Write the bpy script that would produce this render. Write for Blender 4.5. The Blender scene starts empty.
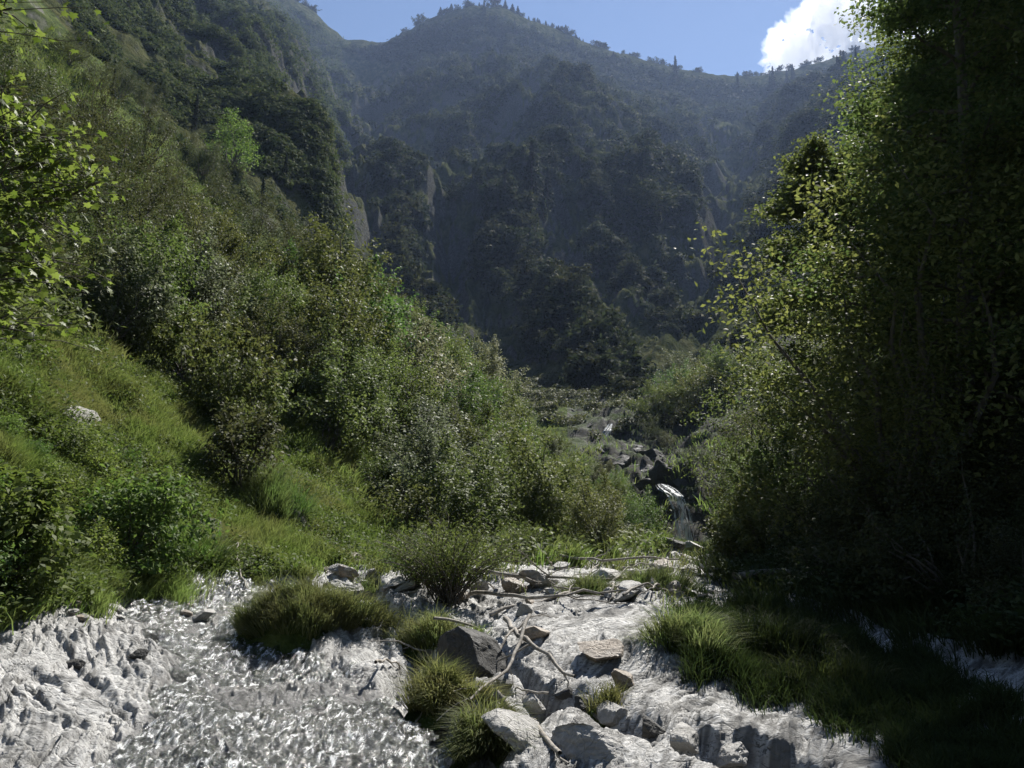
import bpy, math
import numpy as np
from mathutils import Vector, Matrix

SC = bpy.context.scene
COL = SC.collection
rng = np.random.default_rng(11)

# ------------------------------------------------------------------ camera
EYE = 1.6
PITCH = math.radians(11.0)
FPX = 803.0
cp, sp = math.cos(PITCH), math.sin(PITCH)
cam_d = bpy.data.cameras.new('camera'); cam_d.sensor_width = 36; cam_d.lens = 36 * FPX / 1024
cam_d.clip_start = 0.1; cam_d.clip_end = 20000
cam = bpy.data.objects.new('camera', cam_d); COL.objects.link(cam)
cam.location = (0, 0, EYE); cam.rotation_euler = (math.pi / 2 + PITCH, 0, 0)
SC.camera = cam

def to_st(px, py):
    """photo direction -> plan slope s=x/y and rise t=(z-eye)/y"""
    u = (np.asarray(px, float) - 512) / FPX; v = (384 - np.asarray(py, float)) / FPX
    dy = cp - v * sp
    return u / dy, (sp + v * cp) / dy

# ------------------------------------------------------------------ noise
_perm = np.concatenate([rng.permutation(512)] * 3)
_g2 = np.stack([np.cos(np.arange(16) * math.pi / 8), np.sin(np.arange(16) * math.pi / 8)], 1)
_g3 = rng.normal(size=(32, 3)); _g3 /= np.linalg.norm(_g3, axis=1)[:, None]

def pn2(x, y, seed=0):
    x = np.asarray(x, float) + seed * 17.31; y = np.asarray(y, float) - seed * 9.77
    xi = np.floor(x).astype(np.int64); yi = np.floor(y).astype(np.int64)
    xf = x - xi; yf = y - yi; xi &= 511; yi &= 511
    u = xf * xf * xf * (xf * (xf * 6 - 15) + 10); v = yf * yf * yf * (yf * (yf * 6 - 15) + 10)
    def g(ix, iy, fx, fy):
        k = _perm[_perm[ix] + iy] & 15
        return _g2[k, 0] * fx + _g2[k, 1] * fy
    a = g(xi, yi, xf, yf); b = g(xi + 1, yi, xf - 1, yf)
    c = g(xi, yi + 1, xf, yf - 1); d = g(xi + 1, yi + 1, xf - 1, yf - 1)
    return 1.5 * ((a + (b - a) * u) * (1 - v) + (c + (d - c) * u) * v)

def pn3(p, seed=0):
    p = np.asarray(p, float) + seed * 7.13
    i = np.floor(p).astype(np.int64); f = p - i; i &= 511
    w = f * f * f * (f * (f * 6 - 15) + 10)
    out = 0
    for dx in (0, 1):
        for dy in (0, 1):
            for dz in (0, 1):
                k = _perm[_perm[_perm[i[..., 0] + dx] + i[..., 1] + dy] + i[..., 2] + dz] & 31
                n = (_g3[k] * (f - np.array([dx, dy, dz]))).sum(-1)
                wt = (w[..., 0] if dx else 1 - w[..., 0]) * (w[..., 1] if dy else 1 - w[..., 1]) * (w[..., 2] if dz else 1 - w[..., 2])
                out = out + n * wt
    return 1.5 * out

def fbm(x, y, o=4, seed=0):
    r = 0; a = 1.0
    for k in range(o):
        r = r + a * pn2(x * 2 ** k, y * 2 ** k, seed + k); a *= .5
    return r

def ridged(x, y, o=3, seed=0):
    r = 0; a = 1.0
    for k in range(o):
        r = r + a * (1 - 2 * np.abs(pn2(x * 2 ** k, y * 2 ** k, seed + k))); a *= .5
    return r

def fbm3(p, o=4, seed=0):
    r = 0; a = 1.0
    for k in range(o):
        r = r + a * pn3(p * 2 ** k, seed + k); a *= .5
    return r

def sstep(a, b, x):
    t = np.clip((x - a) / (b - a), 0, 1); return t * t * (3 - 2 * t)

# ------------------------------------------------------------------ valley cross-sections (distance, silhouette in the photo)
RINGS = [
 (1.0, [(-3000, 1900), (512, 2050), (4000, 1900)]),
 (2.6, [(-1200, 700), (-400, 1000), (0, 1060), (512, 1085), (1024, 1060), (1500, 950), (2200, 700)]),
 (5.0, [(-600, 300), (-300, 560), (-100, 690), (0, 735), (200, 768), (400, 775), (470, 782), (530, 775), (570, 757), (700, 757), (900, 772), (1024, 748), (1200, 690), (1400, 560), (1700, 300)]),
 (6.6, [(-600, 130), (-300, 430), (-60, 595), (0, 628), (100, 655), (250, 690), (400, 690), (480, 690), (540, 676), (640, 668), (750, 690), (900, 690), (1024, 662), (1200, 560), (1500, 330)]),
 (9.0, [(-600, 0), (-300, 240), (0, 455), (60, 520), (130, 586), (250, 607), (400, 612), (480, 612), (530, 600), (640, 600), (720, 610), (850, 622), (950, 612), (1024, 590), (1150, 510), (1400, 300)]),
 (12.0, [(-600, -140), (-300, 70), (0, 300), (150, 450), (250, 530), (330, 562), (450, 572), (560, 572), (680, 572), (740, 580), (840, 570), (930, 530), (1024, 455), (1300, 250)]),
 (18.0, [(-600, -250), (-300, -60), (0, 170), (130, 310), (250, 410), (380, 510), (470, 552), (560, 557), (690, 558), (750, 550), (850, 500), (950, 425), (1024, 362), (1300, 120)]),
 (28.0, [(-600, -300), (-300, -130), (0, 80), (200, 260), (300, 335), (400, 420), (500, 492), (600, 540), (640, 546), (705, 547), (745, 530), (800, 490), (900, 410), (1024, 330), (1300, 60)]),
 (31.5, [(-600, -300), (-300, -150), (0, 65), (200, 245), (300, 320), (400, 400), (500, 470), (600, 522), (650, 505), (668, 489), (690, 489), (715, 500), (745, 495), (800, 470), (900, 390), (1024, 310), (1300, 40)]),
 (45.0, [(-600, -350), (-300, -210), (0, 20), (200, 200), (300, 275), (345, 300), (420, 360), (500, 415), (560, 445), (600, 462), (640, 475), (690, 475), (740, 450), (800, 420), (900, 340), (1024, 250), (1300, 0)]),
 (62.0, [(-600, -350), (-300, -230), (0, 0), (200, 195), (300, 300), (400, 390), (500, 435), (570, 450), (600, 447), (650, 440), (690, 435), (740, 405), (800, 370), (900, 290), (1024, 210), (1300, -50)]),
 (66.0, [(-600, -350), (-300, -230), (0, -10), (200, 190), (300, 290), (400, 385), (500, 430), (570, 430), (605, 427), (650, 420), (690, 420), (740, 395), (800, 360), (900, 280), (1024, 200), (1300, -50)]),
 (85.0, [(-600, -370), (-300, -260), (0, -45), (120, 90), (200, 150), (270, 190), (345, 290), (420, 370), (500, 400), (560, 405), (610, 402), (640, 400), (670, 408), (700, 405), (760, 365), (850, 270), (1024, 150), (1300, -80)]),
 (108.0, [(-600, -380), (-300, -270), (0, -62), (120, 55), (200, 100), (250, 108), (290, 110), (325, 122), (348, 235), (362, 290), (420, 350), (480, 385), (540, 392), (575, 390), (605, 378), (632, 374), (655, 388), (690, 395), (760, 345), (850, 255), (1024, 125), (1300, -90)]),
 (128.0, [(-600, -390), (-300, -285), (0, -85), (120, 25), (200, 85), (250, 112), (290, 125), (325, 150), (348, 262), (362, 300), (420, 335), (470, 365), (525, 378), (560, 350), (592, 335), (615, 352), (640, 372), (665, 360), (690, 362), (760, 315), (850, 225), (1024, 100), (1300, -100)]),
 (155.0, [(-600, -400), (-300, -295), (0, -105), (120, -5), (200, 55), (270, 92), (318, 122), (345, 240), (365, 285), (400, 300), (440, 322), (490, 350), (525, 318), (558, 296), (585, 312), (612, 345), (640, 332), (665, 322), (690, 340), (715, 335), (760, 290), (850, 195), (1024, 75), (1300, -110)]),
 (200.0, [(-600, -400), (-300, -305), (0, -122), (120, -28), (200, 35), (270, 78), (322, 160), (345, 215), (372, 250), (400, 238), (430, 262), (448, 296), (470, 268), (500, 238), (530, 258), (572, 296), (595, 280), (615, 272), (645, 300), (690, 318), (720, 300), (760, 250), (850, 165), (1024, 45), (1300, -120)]),
 (260.0, [(-600, -400), (-300, -310), (0, -140), (120, -50), (200, 15), (280, 62), (325, 150), (350, 185), (375, 168), (420, 166), (462, 172), (490, 160), (530, 150), (570, 165), (610, 182), (650, 170), (690, 205), (720, 250), (760, 205), (800, 170), (850, 130), (1024, 20), (1300, -130)]),
 (310.0, [(-600, -400), (-300, -310), (0, -145), (120, -48), (230, 22), (290, 72), (330, 165), (355, 195), (420, 192), (480, 180), (530, 165), (575, 170), (620, 182), (660, 178), (700, 205), (740, 222), (800, 165), (860, 115), (1024, 25), (1300, -120)]),
 (420.0, [(-600, -400), (-300, -310), (0, -150), (150, -40), (250, 20), (310, 75), (345, 130), (370, 150), (420, 140), (470, 125), (520, 100), (560, 76), (600, 95), (640, 125), (665, 150), (700, 178), (740, 180), (790, 130), (850, 98), (1024, 30), (1300, -100)]),
 (500.0, [(-600, -350), (-300, -260), (0, -140), (160, -35), (250, 14), (305, 62), (345, 105), (375, 122), (420, 108), (470, 95), (520, 92), (560, 92), (600, 105), (640, 122), (680, 140), (720, 158), (760, 148), (800, 115), (850, 95), (1024, 36), (1300, -80)]),
 (650.0, [(-600, -300), (-300, -230), (0, -120), (180, -30), (250, 5), (290, 40), (330, 80), (370, 96), (420, 70), (480, 52), (560, 74), (640, 100), (700, 116), (760, 116), (800, 104), (850, 88), (1024, 40), (1300, -40)]),
 (800.0, [(-600, -200), (-300, -150), (0, -90), (200, -30), (270, 2), (310, 20), (345, 52), (385, 52), (430, 29), (470, 16), (500, 18), (560, 42), (620, 64), (680, 79), (740, 87), (790, 82), (850, 64), (900, 55), (1024, 20), (1300, -20)]),
 (1150.0, [(-600, 300), (0, 200), (512, 260), (1024, 260), (1600, 300)]),
]
NS, SMAX = 2401, 1.8
SG = np.linspace(-SMAX, SMAX, NS)
RY = np.array([r[0] for r in RINGS])
RZ = np.zeros((len(RINGS), NS))
for k, (Y, pts) in enumerate(RINGS):
    s, t = to_st([p[0] for p in pts], [p[1] for p in pts])
    o = np.argsort(s); tt = np.interp(SG, s[o], t[o])
    w = 13 if Y > 20 else 21
    kern = np.hanning(w + 2)[1:-1]; kern /= kern.sum()
    tt = np.convolve(np.pad(tt, w // 2, mode='edge'), kern, mode='valid')
    RZ[k] = EYE + Y * np.minimum(tt, 0.98)
LY = np.log(RY)
# monotone-ish hermite slopes in log distance
hh = np.diff(LY)[:, None]; dl = np.diff(RZ, axis=0) / hh
RD = np.zeros_like(RZ)
RD[0] = dl[0]; RD[-1] = dl[-1]
a, b = dl[:-1], dl[1:]
with np.errstate(divide='ignore', invalid='ignore'):
    w1 = 2 * hh[1:] + hh[:-1]; w2 = hh[1:] + 2 * hh[:-1]
    m = np.where(a * b > 0, (w1 + w2) / (w1 / a + w2 / b), 0)
RD[1:-1] = np.nan_to_num(m)

def base_h(x, y):
    x = np.asarray(x, float); y = np.clip(np.asarray(y, float), RY[0], RY[-1] - .01)
    s = np.clip(x / y, -SMAX, SMAX - 1e-6)
    si = (s + SMAX) / (2 * SMAX) * (NS - 1); i = np.minimum(si.astype(int), NS - 2); f = si - i
    ly = np.log(y); k = np.clip(np.searchsorted(LY, ly, side='right') - 1, 0, len(RY) - 2)
    h = LY[k + 1] - LY[k]; q = (ly - LY[k]) / h
    z0 = RZ[k, i] * (1 - f) + RZ[k, i + 1] * f; z1 = RZ[k + 1, i] * (1 - f) + RZ[k + 1, i + 1] * f
    d0 = RD[k, i] * (1 - f) + RD[k, i + 1] * f; d1 = RD[k + 1, i] * (1 - f) + RD[k + 1, i + 1] * f
    q2, q3 = q * q, q ** 3
    return (2*q3 - 3*q2 + 1) * z0 + (q3 - 2*q2 + q) * h * d0 + (3*q2 - 2*q3) * z1 + (q3 - q2) * h * d1

def ray_base(px, py, ymin=1.5, ymax=1100, fn=None, n=1500):
    """first ground point seen in that photo direction"""
    s, t = to_st(px, py); ys = np.exp(np.linspace(math.log(ymin), math.log(ymax), n))
    z = (fn or base_h)(s * ys, ys)
    hit = np.nonzero(z >= EYE + t * ys)[0]
    j = hit[0] if len(hit) else n - 1
    return float(s * ys[j]), float(ys[j])

def poly_dist(x, y, pts):
    d = np.full(np.shape(x), 1e9)
    for (ax, ay), (bx, by) in zip(pts[:-1], pts[1:]):
        vx, vy = bx - ax, by - ay
        q = np.clip(((x - ax) * vx + (y - ay) * vy) / (vx * vx + vy * vy + 1e-9), 0, 1)
        d = np.minimum(d, np.hypot(x - ax - q * vx, y - ay - q * vy))
    return d

def inside(px, py, poly):
    px = np.asarray(px); py = np.asarray(py); r = np.zeros(px.shape, bool)
    n = len(poly)
    for i in range(n):
        x1, y1 = poly[i]; x2, y2 = poly[(i + 1) % n]
        c = ((y1 > py) != (y2 > py)) & (px < (x2 - x1) * (py - y1) / ((y2 - y1) if y2 != y1 else 1e-9) + x1)
        r ^= c
    return r

# gullies and clefts in the stream bed, drawn through photo positions onto the ground
CLEFTS = [([(552, 688), (600, 708), (640, 730), (700, 752), (790, 775)], .34, .22),
          ([(362, 585), (400, 625), (425, 660), (405, 690), (440, 735), (480, 770)], .22, .30),
          ([(478, 662), (520, 672), (556, 690)], .12, .16),
          ([(515, 745), (545, 700), (556, 690)], .16, .22)]
CLEFTS = [([ray_base(*p) for p in pts], w, d) for pts, w, d in CLEFTS]
LFOOT = [(-300, 690), (-60, 640), (0, 612), (60, 596), (120, 584), (200, 578), (260, 582), (330, 566), (400, 566), (480, 566), (560, 566), (660, 556), (705, 549)]
RFOOT = [(705, 549), (712, 566), (720, 580), (800, 598), (870, 622), (940, 640), (1024, 656), (1150, 690), (1500, 760)]
BEDPOLY = LFOOT + RFOOT + [(1500, 2200), (-600, 2200)]
WATERPX = [(196, 572), (250, 566), (262, 590), (236, 604), (256, 625), (300, 645), (330, 668), (392, 700), (432, 740), (455, 790), (455, 900), (60, 900), (95, 768), (150, 712), (176, 668), (150, 640), (122, 618), (150, 596)]

def project(x, y, z):
    d = y * cp + (z - EYE) * sp; v = -y * sp + (z - EYE) * cp
    d = np.maximum(d, .05)
    return 512 + FPX * x / d, 384 - FPX * v / d

def bed_mask(x, y):
    z = base_h(x, y); px, py = project(x, y, z)
    m = inside(px, py, BEDPOLY) & (y < 17)
    return m

def detail_h(x, y):
    s = x / y
    far = sstep(60, 220, y) * (1 - .85 * sstep(520, 760, y)); mid = sstep(14, 40, y) * (1 - .3 * far); near = 1 - sstep(15, 22, y)
    d = 0
    # converging spurs and gullies of the headwall
    ang = np.arctan2(x - 10, y - 80); rr = np.hypot(x - 10, y - 80)
    wob = fbm(x / 90, y / 90, 3, 5) * .12
    d = d + far * np.minimum(rr, 420) * .034 * (ridged((ang + wob) * 7.5, rr / 420, 2, 3) - .5)
    d = d + far * np.minimum(rr, 420) * .020 * (ridged((ang + wob * 1.3) * 15, rr / 150, 2, 31) - .5)
    d = d + far * 11 * fbm(x / 55, y / 70, 3, 8) * sstep(150, 400, y)
    d = d + far * 5.5 * fbm(x / 17, y / 22, 4, 9) + far * 2.2 * ridged((x + y * .4) / 7, (y - x * .3) / 20, 3, 44)
    # rock ribs across the left hillside, dipping to the right
    lm = sstep(28, 60, y) * (1 - sstep(200, 330, y)) * (1 - sstep(-.2, .0, s))
    q = (x * .55 + y * .25 + base_h(x, y) * .9)
    d = d + lm * (1.2 * ridged(q / 14, (x - y) / 40, 3, 14) + 1.3 * fbm(x / 9, y / 9, 3, 15))
    d = d + mid * (.8 * fbm(x / 7, y / 9, 4, 12))
    hill = sstep(9, 16, y)
    d = d + hill * (.22 * fbm(x / 1.9, y / 2.2, 3, 16))
    # gorge walls, broken rock
    gorge = sstep(26, 32, y) * (1 - sstep(75, 95, y)) * sstep(.06, .14, s) * (1 - sstep(.36, .46, s))
    gq = (x * .5 + y * .35 + base_h(x, y)) / 1.1 + .5 * fbm(x / 3, y / 3, 2, 43)
    d = d + gorge * (.45 * ridged(x / 4.0, y / 6.0, 2, 40) - .3 + .55 * (sstep(0, .35, gq - np.floor(gq)) - (gq - np.floor(gq))) + .22 * ridged(x / .8, y / 1.1, 3, 41))
    # stream bed: tilted limestone layers, pocks and steps
    m = np.asarray(bed_blend(x, y))
    wx = x + .25 * fbm(x * .8, y * .8, 2, 50); wy = y + .25 * fbm(x * .8, y * .8, 2, 55)
    def terr(v, e=.22):
        fl = np.floor(v); return fl + sstep(0, e, v - fl) - v
    t1 = terr(2.2 * fbm(wx * .75 + .4 * wy, wy * 1.1 - .4 * wx, 2, 57) + .9 * wx - .5 * wy)
    t2 = terr(2.6 * fbm(wx * 1.9 + wy, wy * 2.9 - wx, 2, 59) + 1.7 * wx - .8 * wy, .3)
    lf = 1 - sstep(-.1, .35, x)
    wb = water_blend(x, y)
    rock = .060 * t1 * (.35 + .65 * lf) + .026 * t2 * (.35 + .65 * lf) + .11 * fbm(wx * .7, wy * .9, 2, 60)
    for ax, ay, wt in ((.45, -.89, lf), (.62, .78, 1 - lf)):
        al = wx * ax + wy * ay; ac = wx * -ay + wy * ax
        rock = rock + wt * (.013 * ridged(al * .8, ac * 3.6, 2, 62) + .015 * fbm(al * 1.8, ac * 8, 2, 64) + .010 * ridged(al * 3.4, ac * 19, 2, 66)
                            - .036 * sstep(.32, .42, fbm(al * 1.6, ac * 5.5, 2, 69)) * (.35 + .65 * lf) - .022 * sstep(.28, .40, fbm(al * 4, ac * 15, 2, 83)))
    rock = rock * (1 - .35 * wb) - .045 * wb
    d = d + near * m * rock + near * (1 - m) * (.10 * fbm(x * 1.2, y * 1.2, 4, 70))
    for pts, w, dep in CLEFTS:
        dd = poly_dist(x + .06 * fbm(x * 1.8, y * 1.8, 2, 77), y + .07 * fbm(x * 1.8, y * 1.8, 2, 79), pts)
        d = d - near * dep * (1 - sstep(w * .1, w, dd)) * (1 + .5 * fbm(x * 4, y * 4, 3, 88))
    return d

# smooth blend field of bed mask on a plan grid
GX = np.linspace(-8, 9, 341); GYY = np.linspace(1, 18, 341)
gx, gy = np.meshgrid(GX, GYY)
BM = bed_mask(gx, gy).astype(float)
for _ in range(3):
    BM = (BM + np.roll(BM, 1, 0) + np.roll(BM, -1, 0) + np.roll(BM, 1, 1) + np.roll(BM, -1, 1)) / 5
def bed_blend(x, y, BM=BM):
    x = np.asarray(x, float); y = np.asarray(y, float)
    i = np.clip((x + 8) / 17 * 340, 0, 339.99); j = np.clip((y - 1) / 17 * 340, 0, 339.99)
    a, b = i.astype(int), j.astype(int); f, g = i - a, j - b
    v = (BM[b, a] * (1 - f) + BM[b, a + 1] * f) * (1 - g) + (BM[b + 1, a] * (1 - f) + BM[b + 1, a + 1] * f) * g
    return np.where((np.abs(x - .5) < 8.5) & (y < 18), v, 0)

WM = inside(*project(gx, gy, base_h(gx, gy)), WATERPX).astype(float)
for _ in range(2):
    WM = (WM + np.roll(WM, 1, 0) + np.roll(WM, -1, 0) + np.roll(WM, 1, 1) + np.roll(WM, -1, 1)) / 5
WETM = WM.copy()
for _ in range(30):
    WETM = (WETM + np.roll(WETM, 1, 0) + np.roll(WETM, -1, 0) + np.roll(WETM, 1, 1) + np.roll(WETM, -1, 1)) / 5
def water_blend(x, y, F=None): return bed_blend(x, y, WM if F is None else F)

def streaks(x, y):
    lf = 1 - sstep(-.1, .35, x); wx = x + .25 * fbm(x * .8, y * .8, 2, 50); wy = y + .25 * fbm(x * .8, y * .8, 2, 55); r = 0
    for ax, ay, wt in ((.45, -.89, lf), (.62, .78, 1 - lf)):
        al = wx * ax + wy * ay; ac = wx * -ay + wy * ax
        r = r + wt * (.55 * fbm(al * 1.2, ac * 7, 3, 140) + .55 * fbm(al * 5, ac * 26, 3, 144) + .35 * fbm(al * .5, ac * 1.1, 2, 148))
    return .5 + .5 * r - .11 * (1 - lf)

def H(x, y):
    x = np.asarray(x, float); y = np.asarray(y, float)
    return base_h(x, y) + detail_h(x, y)

# ------------------------------------------------------------------ mesh helpers
def mesh_np(name, V, F, mat=None, smooth=True, mats=None, mi=None):
    V = np.asarray(V, np.float32); F = np.asarray(F, np.int32)
    me = bpy.data.meshes.new(name)
    me.vertices.add(len(V)); me.vertices.foreach_set('co', V.ravel())
    n, k = F.shape
    me.loops.add(n * k); me.loops.foreach_set('vertex_index', F.ravel())
    me.polygons.add(n); me.polygons.foreach_set('loop_start', np.arange(n, dtype=np.int32) * k)
    me.polygons.foreach_set('use_smooth', np.full(n, smooth, bool))
    for m in (mats or ([mat] if mat else [])): me.materials.append(m)
    if mi is not None: me.polygons.foreach_set('material_index', np.asarray(mi, np.int32))
    me.update(); me.validate()
    return me

def link(name, me, parent=None, loc=None, rz=None, sc=None):
    o = bpy.data.objects.new(name, me); COL.objects.link(o)
    if parent is not None: o.parent = parent
    if loc is not None: o.location = loc
    if rz is not None: o.rotation_euler = (0, 0, rz) if np.isscalar(rz) else rz
    if sc is not None: o.scale = (sc, sc, sc) if np.isscalar(sc) else sc
    return o

def tag(o, label, cat, group=None):
    o['label'] = label; o['category'] = cat
    if group: o['group'] = group
    return o

def root(name, loc=(0, 0, 0), rz=0, sc=1):
    return link(name, None, None, loc, rz, sc)

def kind(o, k):
    o['kind'] = k; return o

# ------------------------------------------------------------------ materials
class NT:
    def __init__(s, name):
        s.m = bpy.data.materials.new(name); s.m.use_nodes = True; s.t = s.m.node_tree; s.t.nodes.clear()
        s.out = s.n('ShaderNodeOutputMaterial')
    def n(s, typ, **kw):
        nd = s.t.nodes.new(typ)
        for k, v in kw.items():
            if k.startswith('i_'):
                key = k[2:]; key = int(key) if key.isdigit() else key.replace('_', ' ')
                nd.inputs[key].default_value = v
            else: setattr(nd, k, v)
        return nd
    def l(s, a, b): s.t.links.new(a, b)
    def noise(s, scale, detail=4, rough=.6, vec=None, dist=0):
        nd = s.n('ShaderNodeTexNoise'); nd.inputs['Scale'].default_value = scale; nd.inputs['Detail'].default_value = detail
        nd.inputs['Roughness'].default_value = rough; nd.inputs['Distortion'].default_value = dist
        if vec is not None: s.l(vec, nd.inputs['Vector'])
        return nd.outputs['Fac']
    def ramp(s, fac, stops, interp='LINEAR'):
        r = s.n('ShaderNodeValToRGB'); r.color_ramp.interpolation = interp
        el = r.color_ramp.elements
        while len(el) < len(stops): el.new(.5)
        for e, (p, c) in zip(el, stops):
            e.position = p; e.color = (*c, 1) if len(c) == 3 else c
        s.l(fac, r.inputs[0]); return r.outputs[0]
    def mix(s, f, a, b, mode='MIX'):
        m = s.n('ShaderNodeMix', data_type='RGBA', blend_type=mode)
        for val, idx in ((f, 0), (a, 6), (b, 7)):
            if hasattr(val, 'is_linked') or hasattr(val, 'links'): s.l(val, m.inputs[idx])
            else: m.inputs[idx].default_value = val if idx == 0 else (*val, 1)
        return m.outputs[2]
    def math(s, op, a, b=0.0):
        m = s.n('ShaderNodeMath', operation=op)
        for i, v in enumerate((a, b)):
            if hasattr(v, 'links'): s.l(v, m.inputs[i])
            else: m.inputs[i].default_value = v
        return m.outputs[0]
    def bump(s, h, strength=.5, dist=.05):
        b = s.n('ShaderNodeBump'); b.inputs['Strength'].default_value = strength; b.inputs['Distance'].default_value = dist
        s.l(h, b.inputs['Height']); return b.outputs['Normal']

def leaf_mat(name, c1, c2, trans=.45, rough=.42, spec=.5, tint=1.25, patch=None):
    t = NT(name)
    g = t.n('ShaderNodeNewGeometry'); oi = t.n('ShaderNodeObjectInfo')
    col = t.mix(g.outputs['Random Per Island'], c1, c2)
    if patch: col = t.mix(t.ramp(t.noise(patch[0], 5, .65, g.outputs['Position'], .4), [(.40, (0, 0, 0)), (.62, (.85,) * 3)]), col, patch[1])
    v = t.math('MULTIPLY_ADD', oi.outputs['Random'], .5); v.node.inputs[2].default_value = .75
    hs = t.n('ShaderNodeHueSaturation'); t.l(col, hs.inputs['Color']); t.l(v, hs.inputs['Value'])
    hv = t.math('MULTIPLY_ADD', t.math('FRACT', t.math('MULTIPLY', oi.outputs['Random'], 7.31)), .05); hv.node.inputs[2].default_value = .472; t.l(hv, hs.inputs['Hue'])
    p = t.n('ShaderNodeBsdfPrincipled'); t.l(hs.outputs[0], p.inputs['Base Color'])
    p.inputs['Roughness'].default_value = rough + .2; p.inputs['Specular IOR Level'].default_value = spec * .45
    tr = t.n('ShaderNodeBsdfTranslucent')
    h2 = t.n('ShaderNodeHueSaturation'); t.l(hs.outputs[0], h2.inputs['Color']); h2.inputs['Value'].default_value = tint; h2.inputs['Saturation'].default_value = 1.1
    h2.inputs['Hue'].default_value = .505
    t.l(h2.outputs[0], tr.inputs['Color'])
    mx = t.n('ShaderNodeMixShader'); mx.inputs[0].default_value = trans
    t.l(p.outputs[0], mx.inputs[1]); t.l(tr.outputs[0], mx.inputs[2]); t.l(mx.outputs[0], t.out.inputs['Surface'])
    return t.m

def rock_mat(name, dark=(.16, .155, .145), light=(.46, .45, .43), rough=.5, sc=1.0, bump=.6, brown=0.0, spk=False):
    t = NT(name)
    pos = t.n('ShaderNodeNewGeometry').outputs['Position']
    mp = t.n('ShaderNodeMapping'); t.l(pos, mp.inputs[0]); mp.inputs['Rotation'].default_value = (0, 0, .55); mp.inputs['Scale'].default_value = (1, 2.6, 2)
    n1 = t.noise(1.3 * sc, 6, .62, mp.outputs[0], .6); n2 = t.noise(9 * sc, 6, .7, mp.outputs[0], .3); n3 = t.noise(45 * sc, 4, .7, pos)
    f = t.math('ADD', t.math('MULTIPLY', n1, .5), t.math('MULTIPLY', n2, .5))
    if spk: mp.inputs['Scale'].default_value = (1, 2.9, 2)
    col = t.ramp(f, [(.30, dark), (.47, tuple(.5 * (a + b) for a, b in zip(dark, light))), (.62, light)])
    if spk:
        sp_ = t.noise(17, 5, .75, mp.outputs[0], .9)
        col = t.mix(t.ramp(sp_, [(.40, (.95,) * 3), (.475, (0, 0, 0))]), col, (.05, .05, .047))
        n2 = t.math('ADD', n2, t.math('MULTIPLY', sp_, .9))
    if spk:
        sk = t.n('ShaderNodeAttribute', attribute_name='streak').outputs['Fac']
        col = t.mix(t.ramp(sk, [(.26, (.9,) * 3), (.46, (.25,) * 3), (.58, (0, 0, 0))]), col, (.085, .083, .078))
        wet = t.n('ShaderNodeAttribute', attribute_name='wet').outputs['Fac']
        wet = t.ramp(t.math('ADD', wet, t.math('MULTIPLY', t.math('SUBTRACT', n1, .5), .9)), [(.38, (0, 0, 0)), (.58, (1, 1, 1))])
        col = t.mix(wet, col, t.mix(.55, col, (.05, .05, .047)))
    if brown: col = t.mix(t.ramp(t.noise(.9 * sc, 3, .5, pos), [(.45, (0, 0, 0)), (.65, (brown,) * 3)]), col, (.17, .13, .09))
    vo = t.n('ShaderNodeTexVoronoi', feature='DISTANCE_TO_EDGE'); vo.inputs['Scale'].default_value = 2.2 * sc
    wv = t.n('ShaderNodeVectorMath', operation='ADD'); t.l(mp.outputs[0], wv.inputs[0])
    nz = t.n('ShaderNodeTexNoise'); nz.inputs['Scale'].default_value = 2.5 * sc; t.l(pos, nz.inputs['Vector']); t.l(nz.outputs['Color'], wv.inputs[1])
    t.l(wv.outputs[0], vo.inputs['Vector'])
    crack = t.ramp(vo.outputs['Distance'], [(0, (0, 0, 0)), (.045, (1, 1, 1))])
    hgt = t.math('ADD', t.math('MULTIPLY', n2, 1.0), t.math('ADD', t.math('MULTIPLY', n3, .35), t.math('MULTIPLY', crack, .35)))
    nb = t.bump(hgt, bump, .05 / sc)
    p = t.n('ShaderNodeBsdfPrincipled'); t.l(col, p.inputs['Base Color']); t.l(nb, p.inputs['Normal'])
    ro = t.ramp(n1, [(.35, (rough - .22,) * 3), (.65, (rough + .2,) * 3)])
    if spk: ro = t.mix(wet, ro, (.18, .18, .18))
    t.l(ro, p.inputs['Roughness'])
    t.l(p.outputs[0], t.out.inputs['Surface'])
    return t.m

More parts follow.
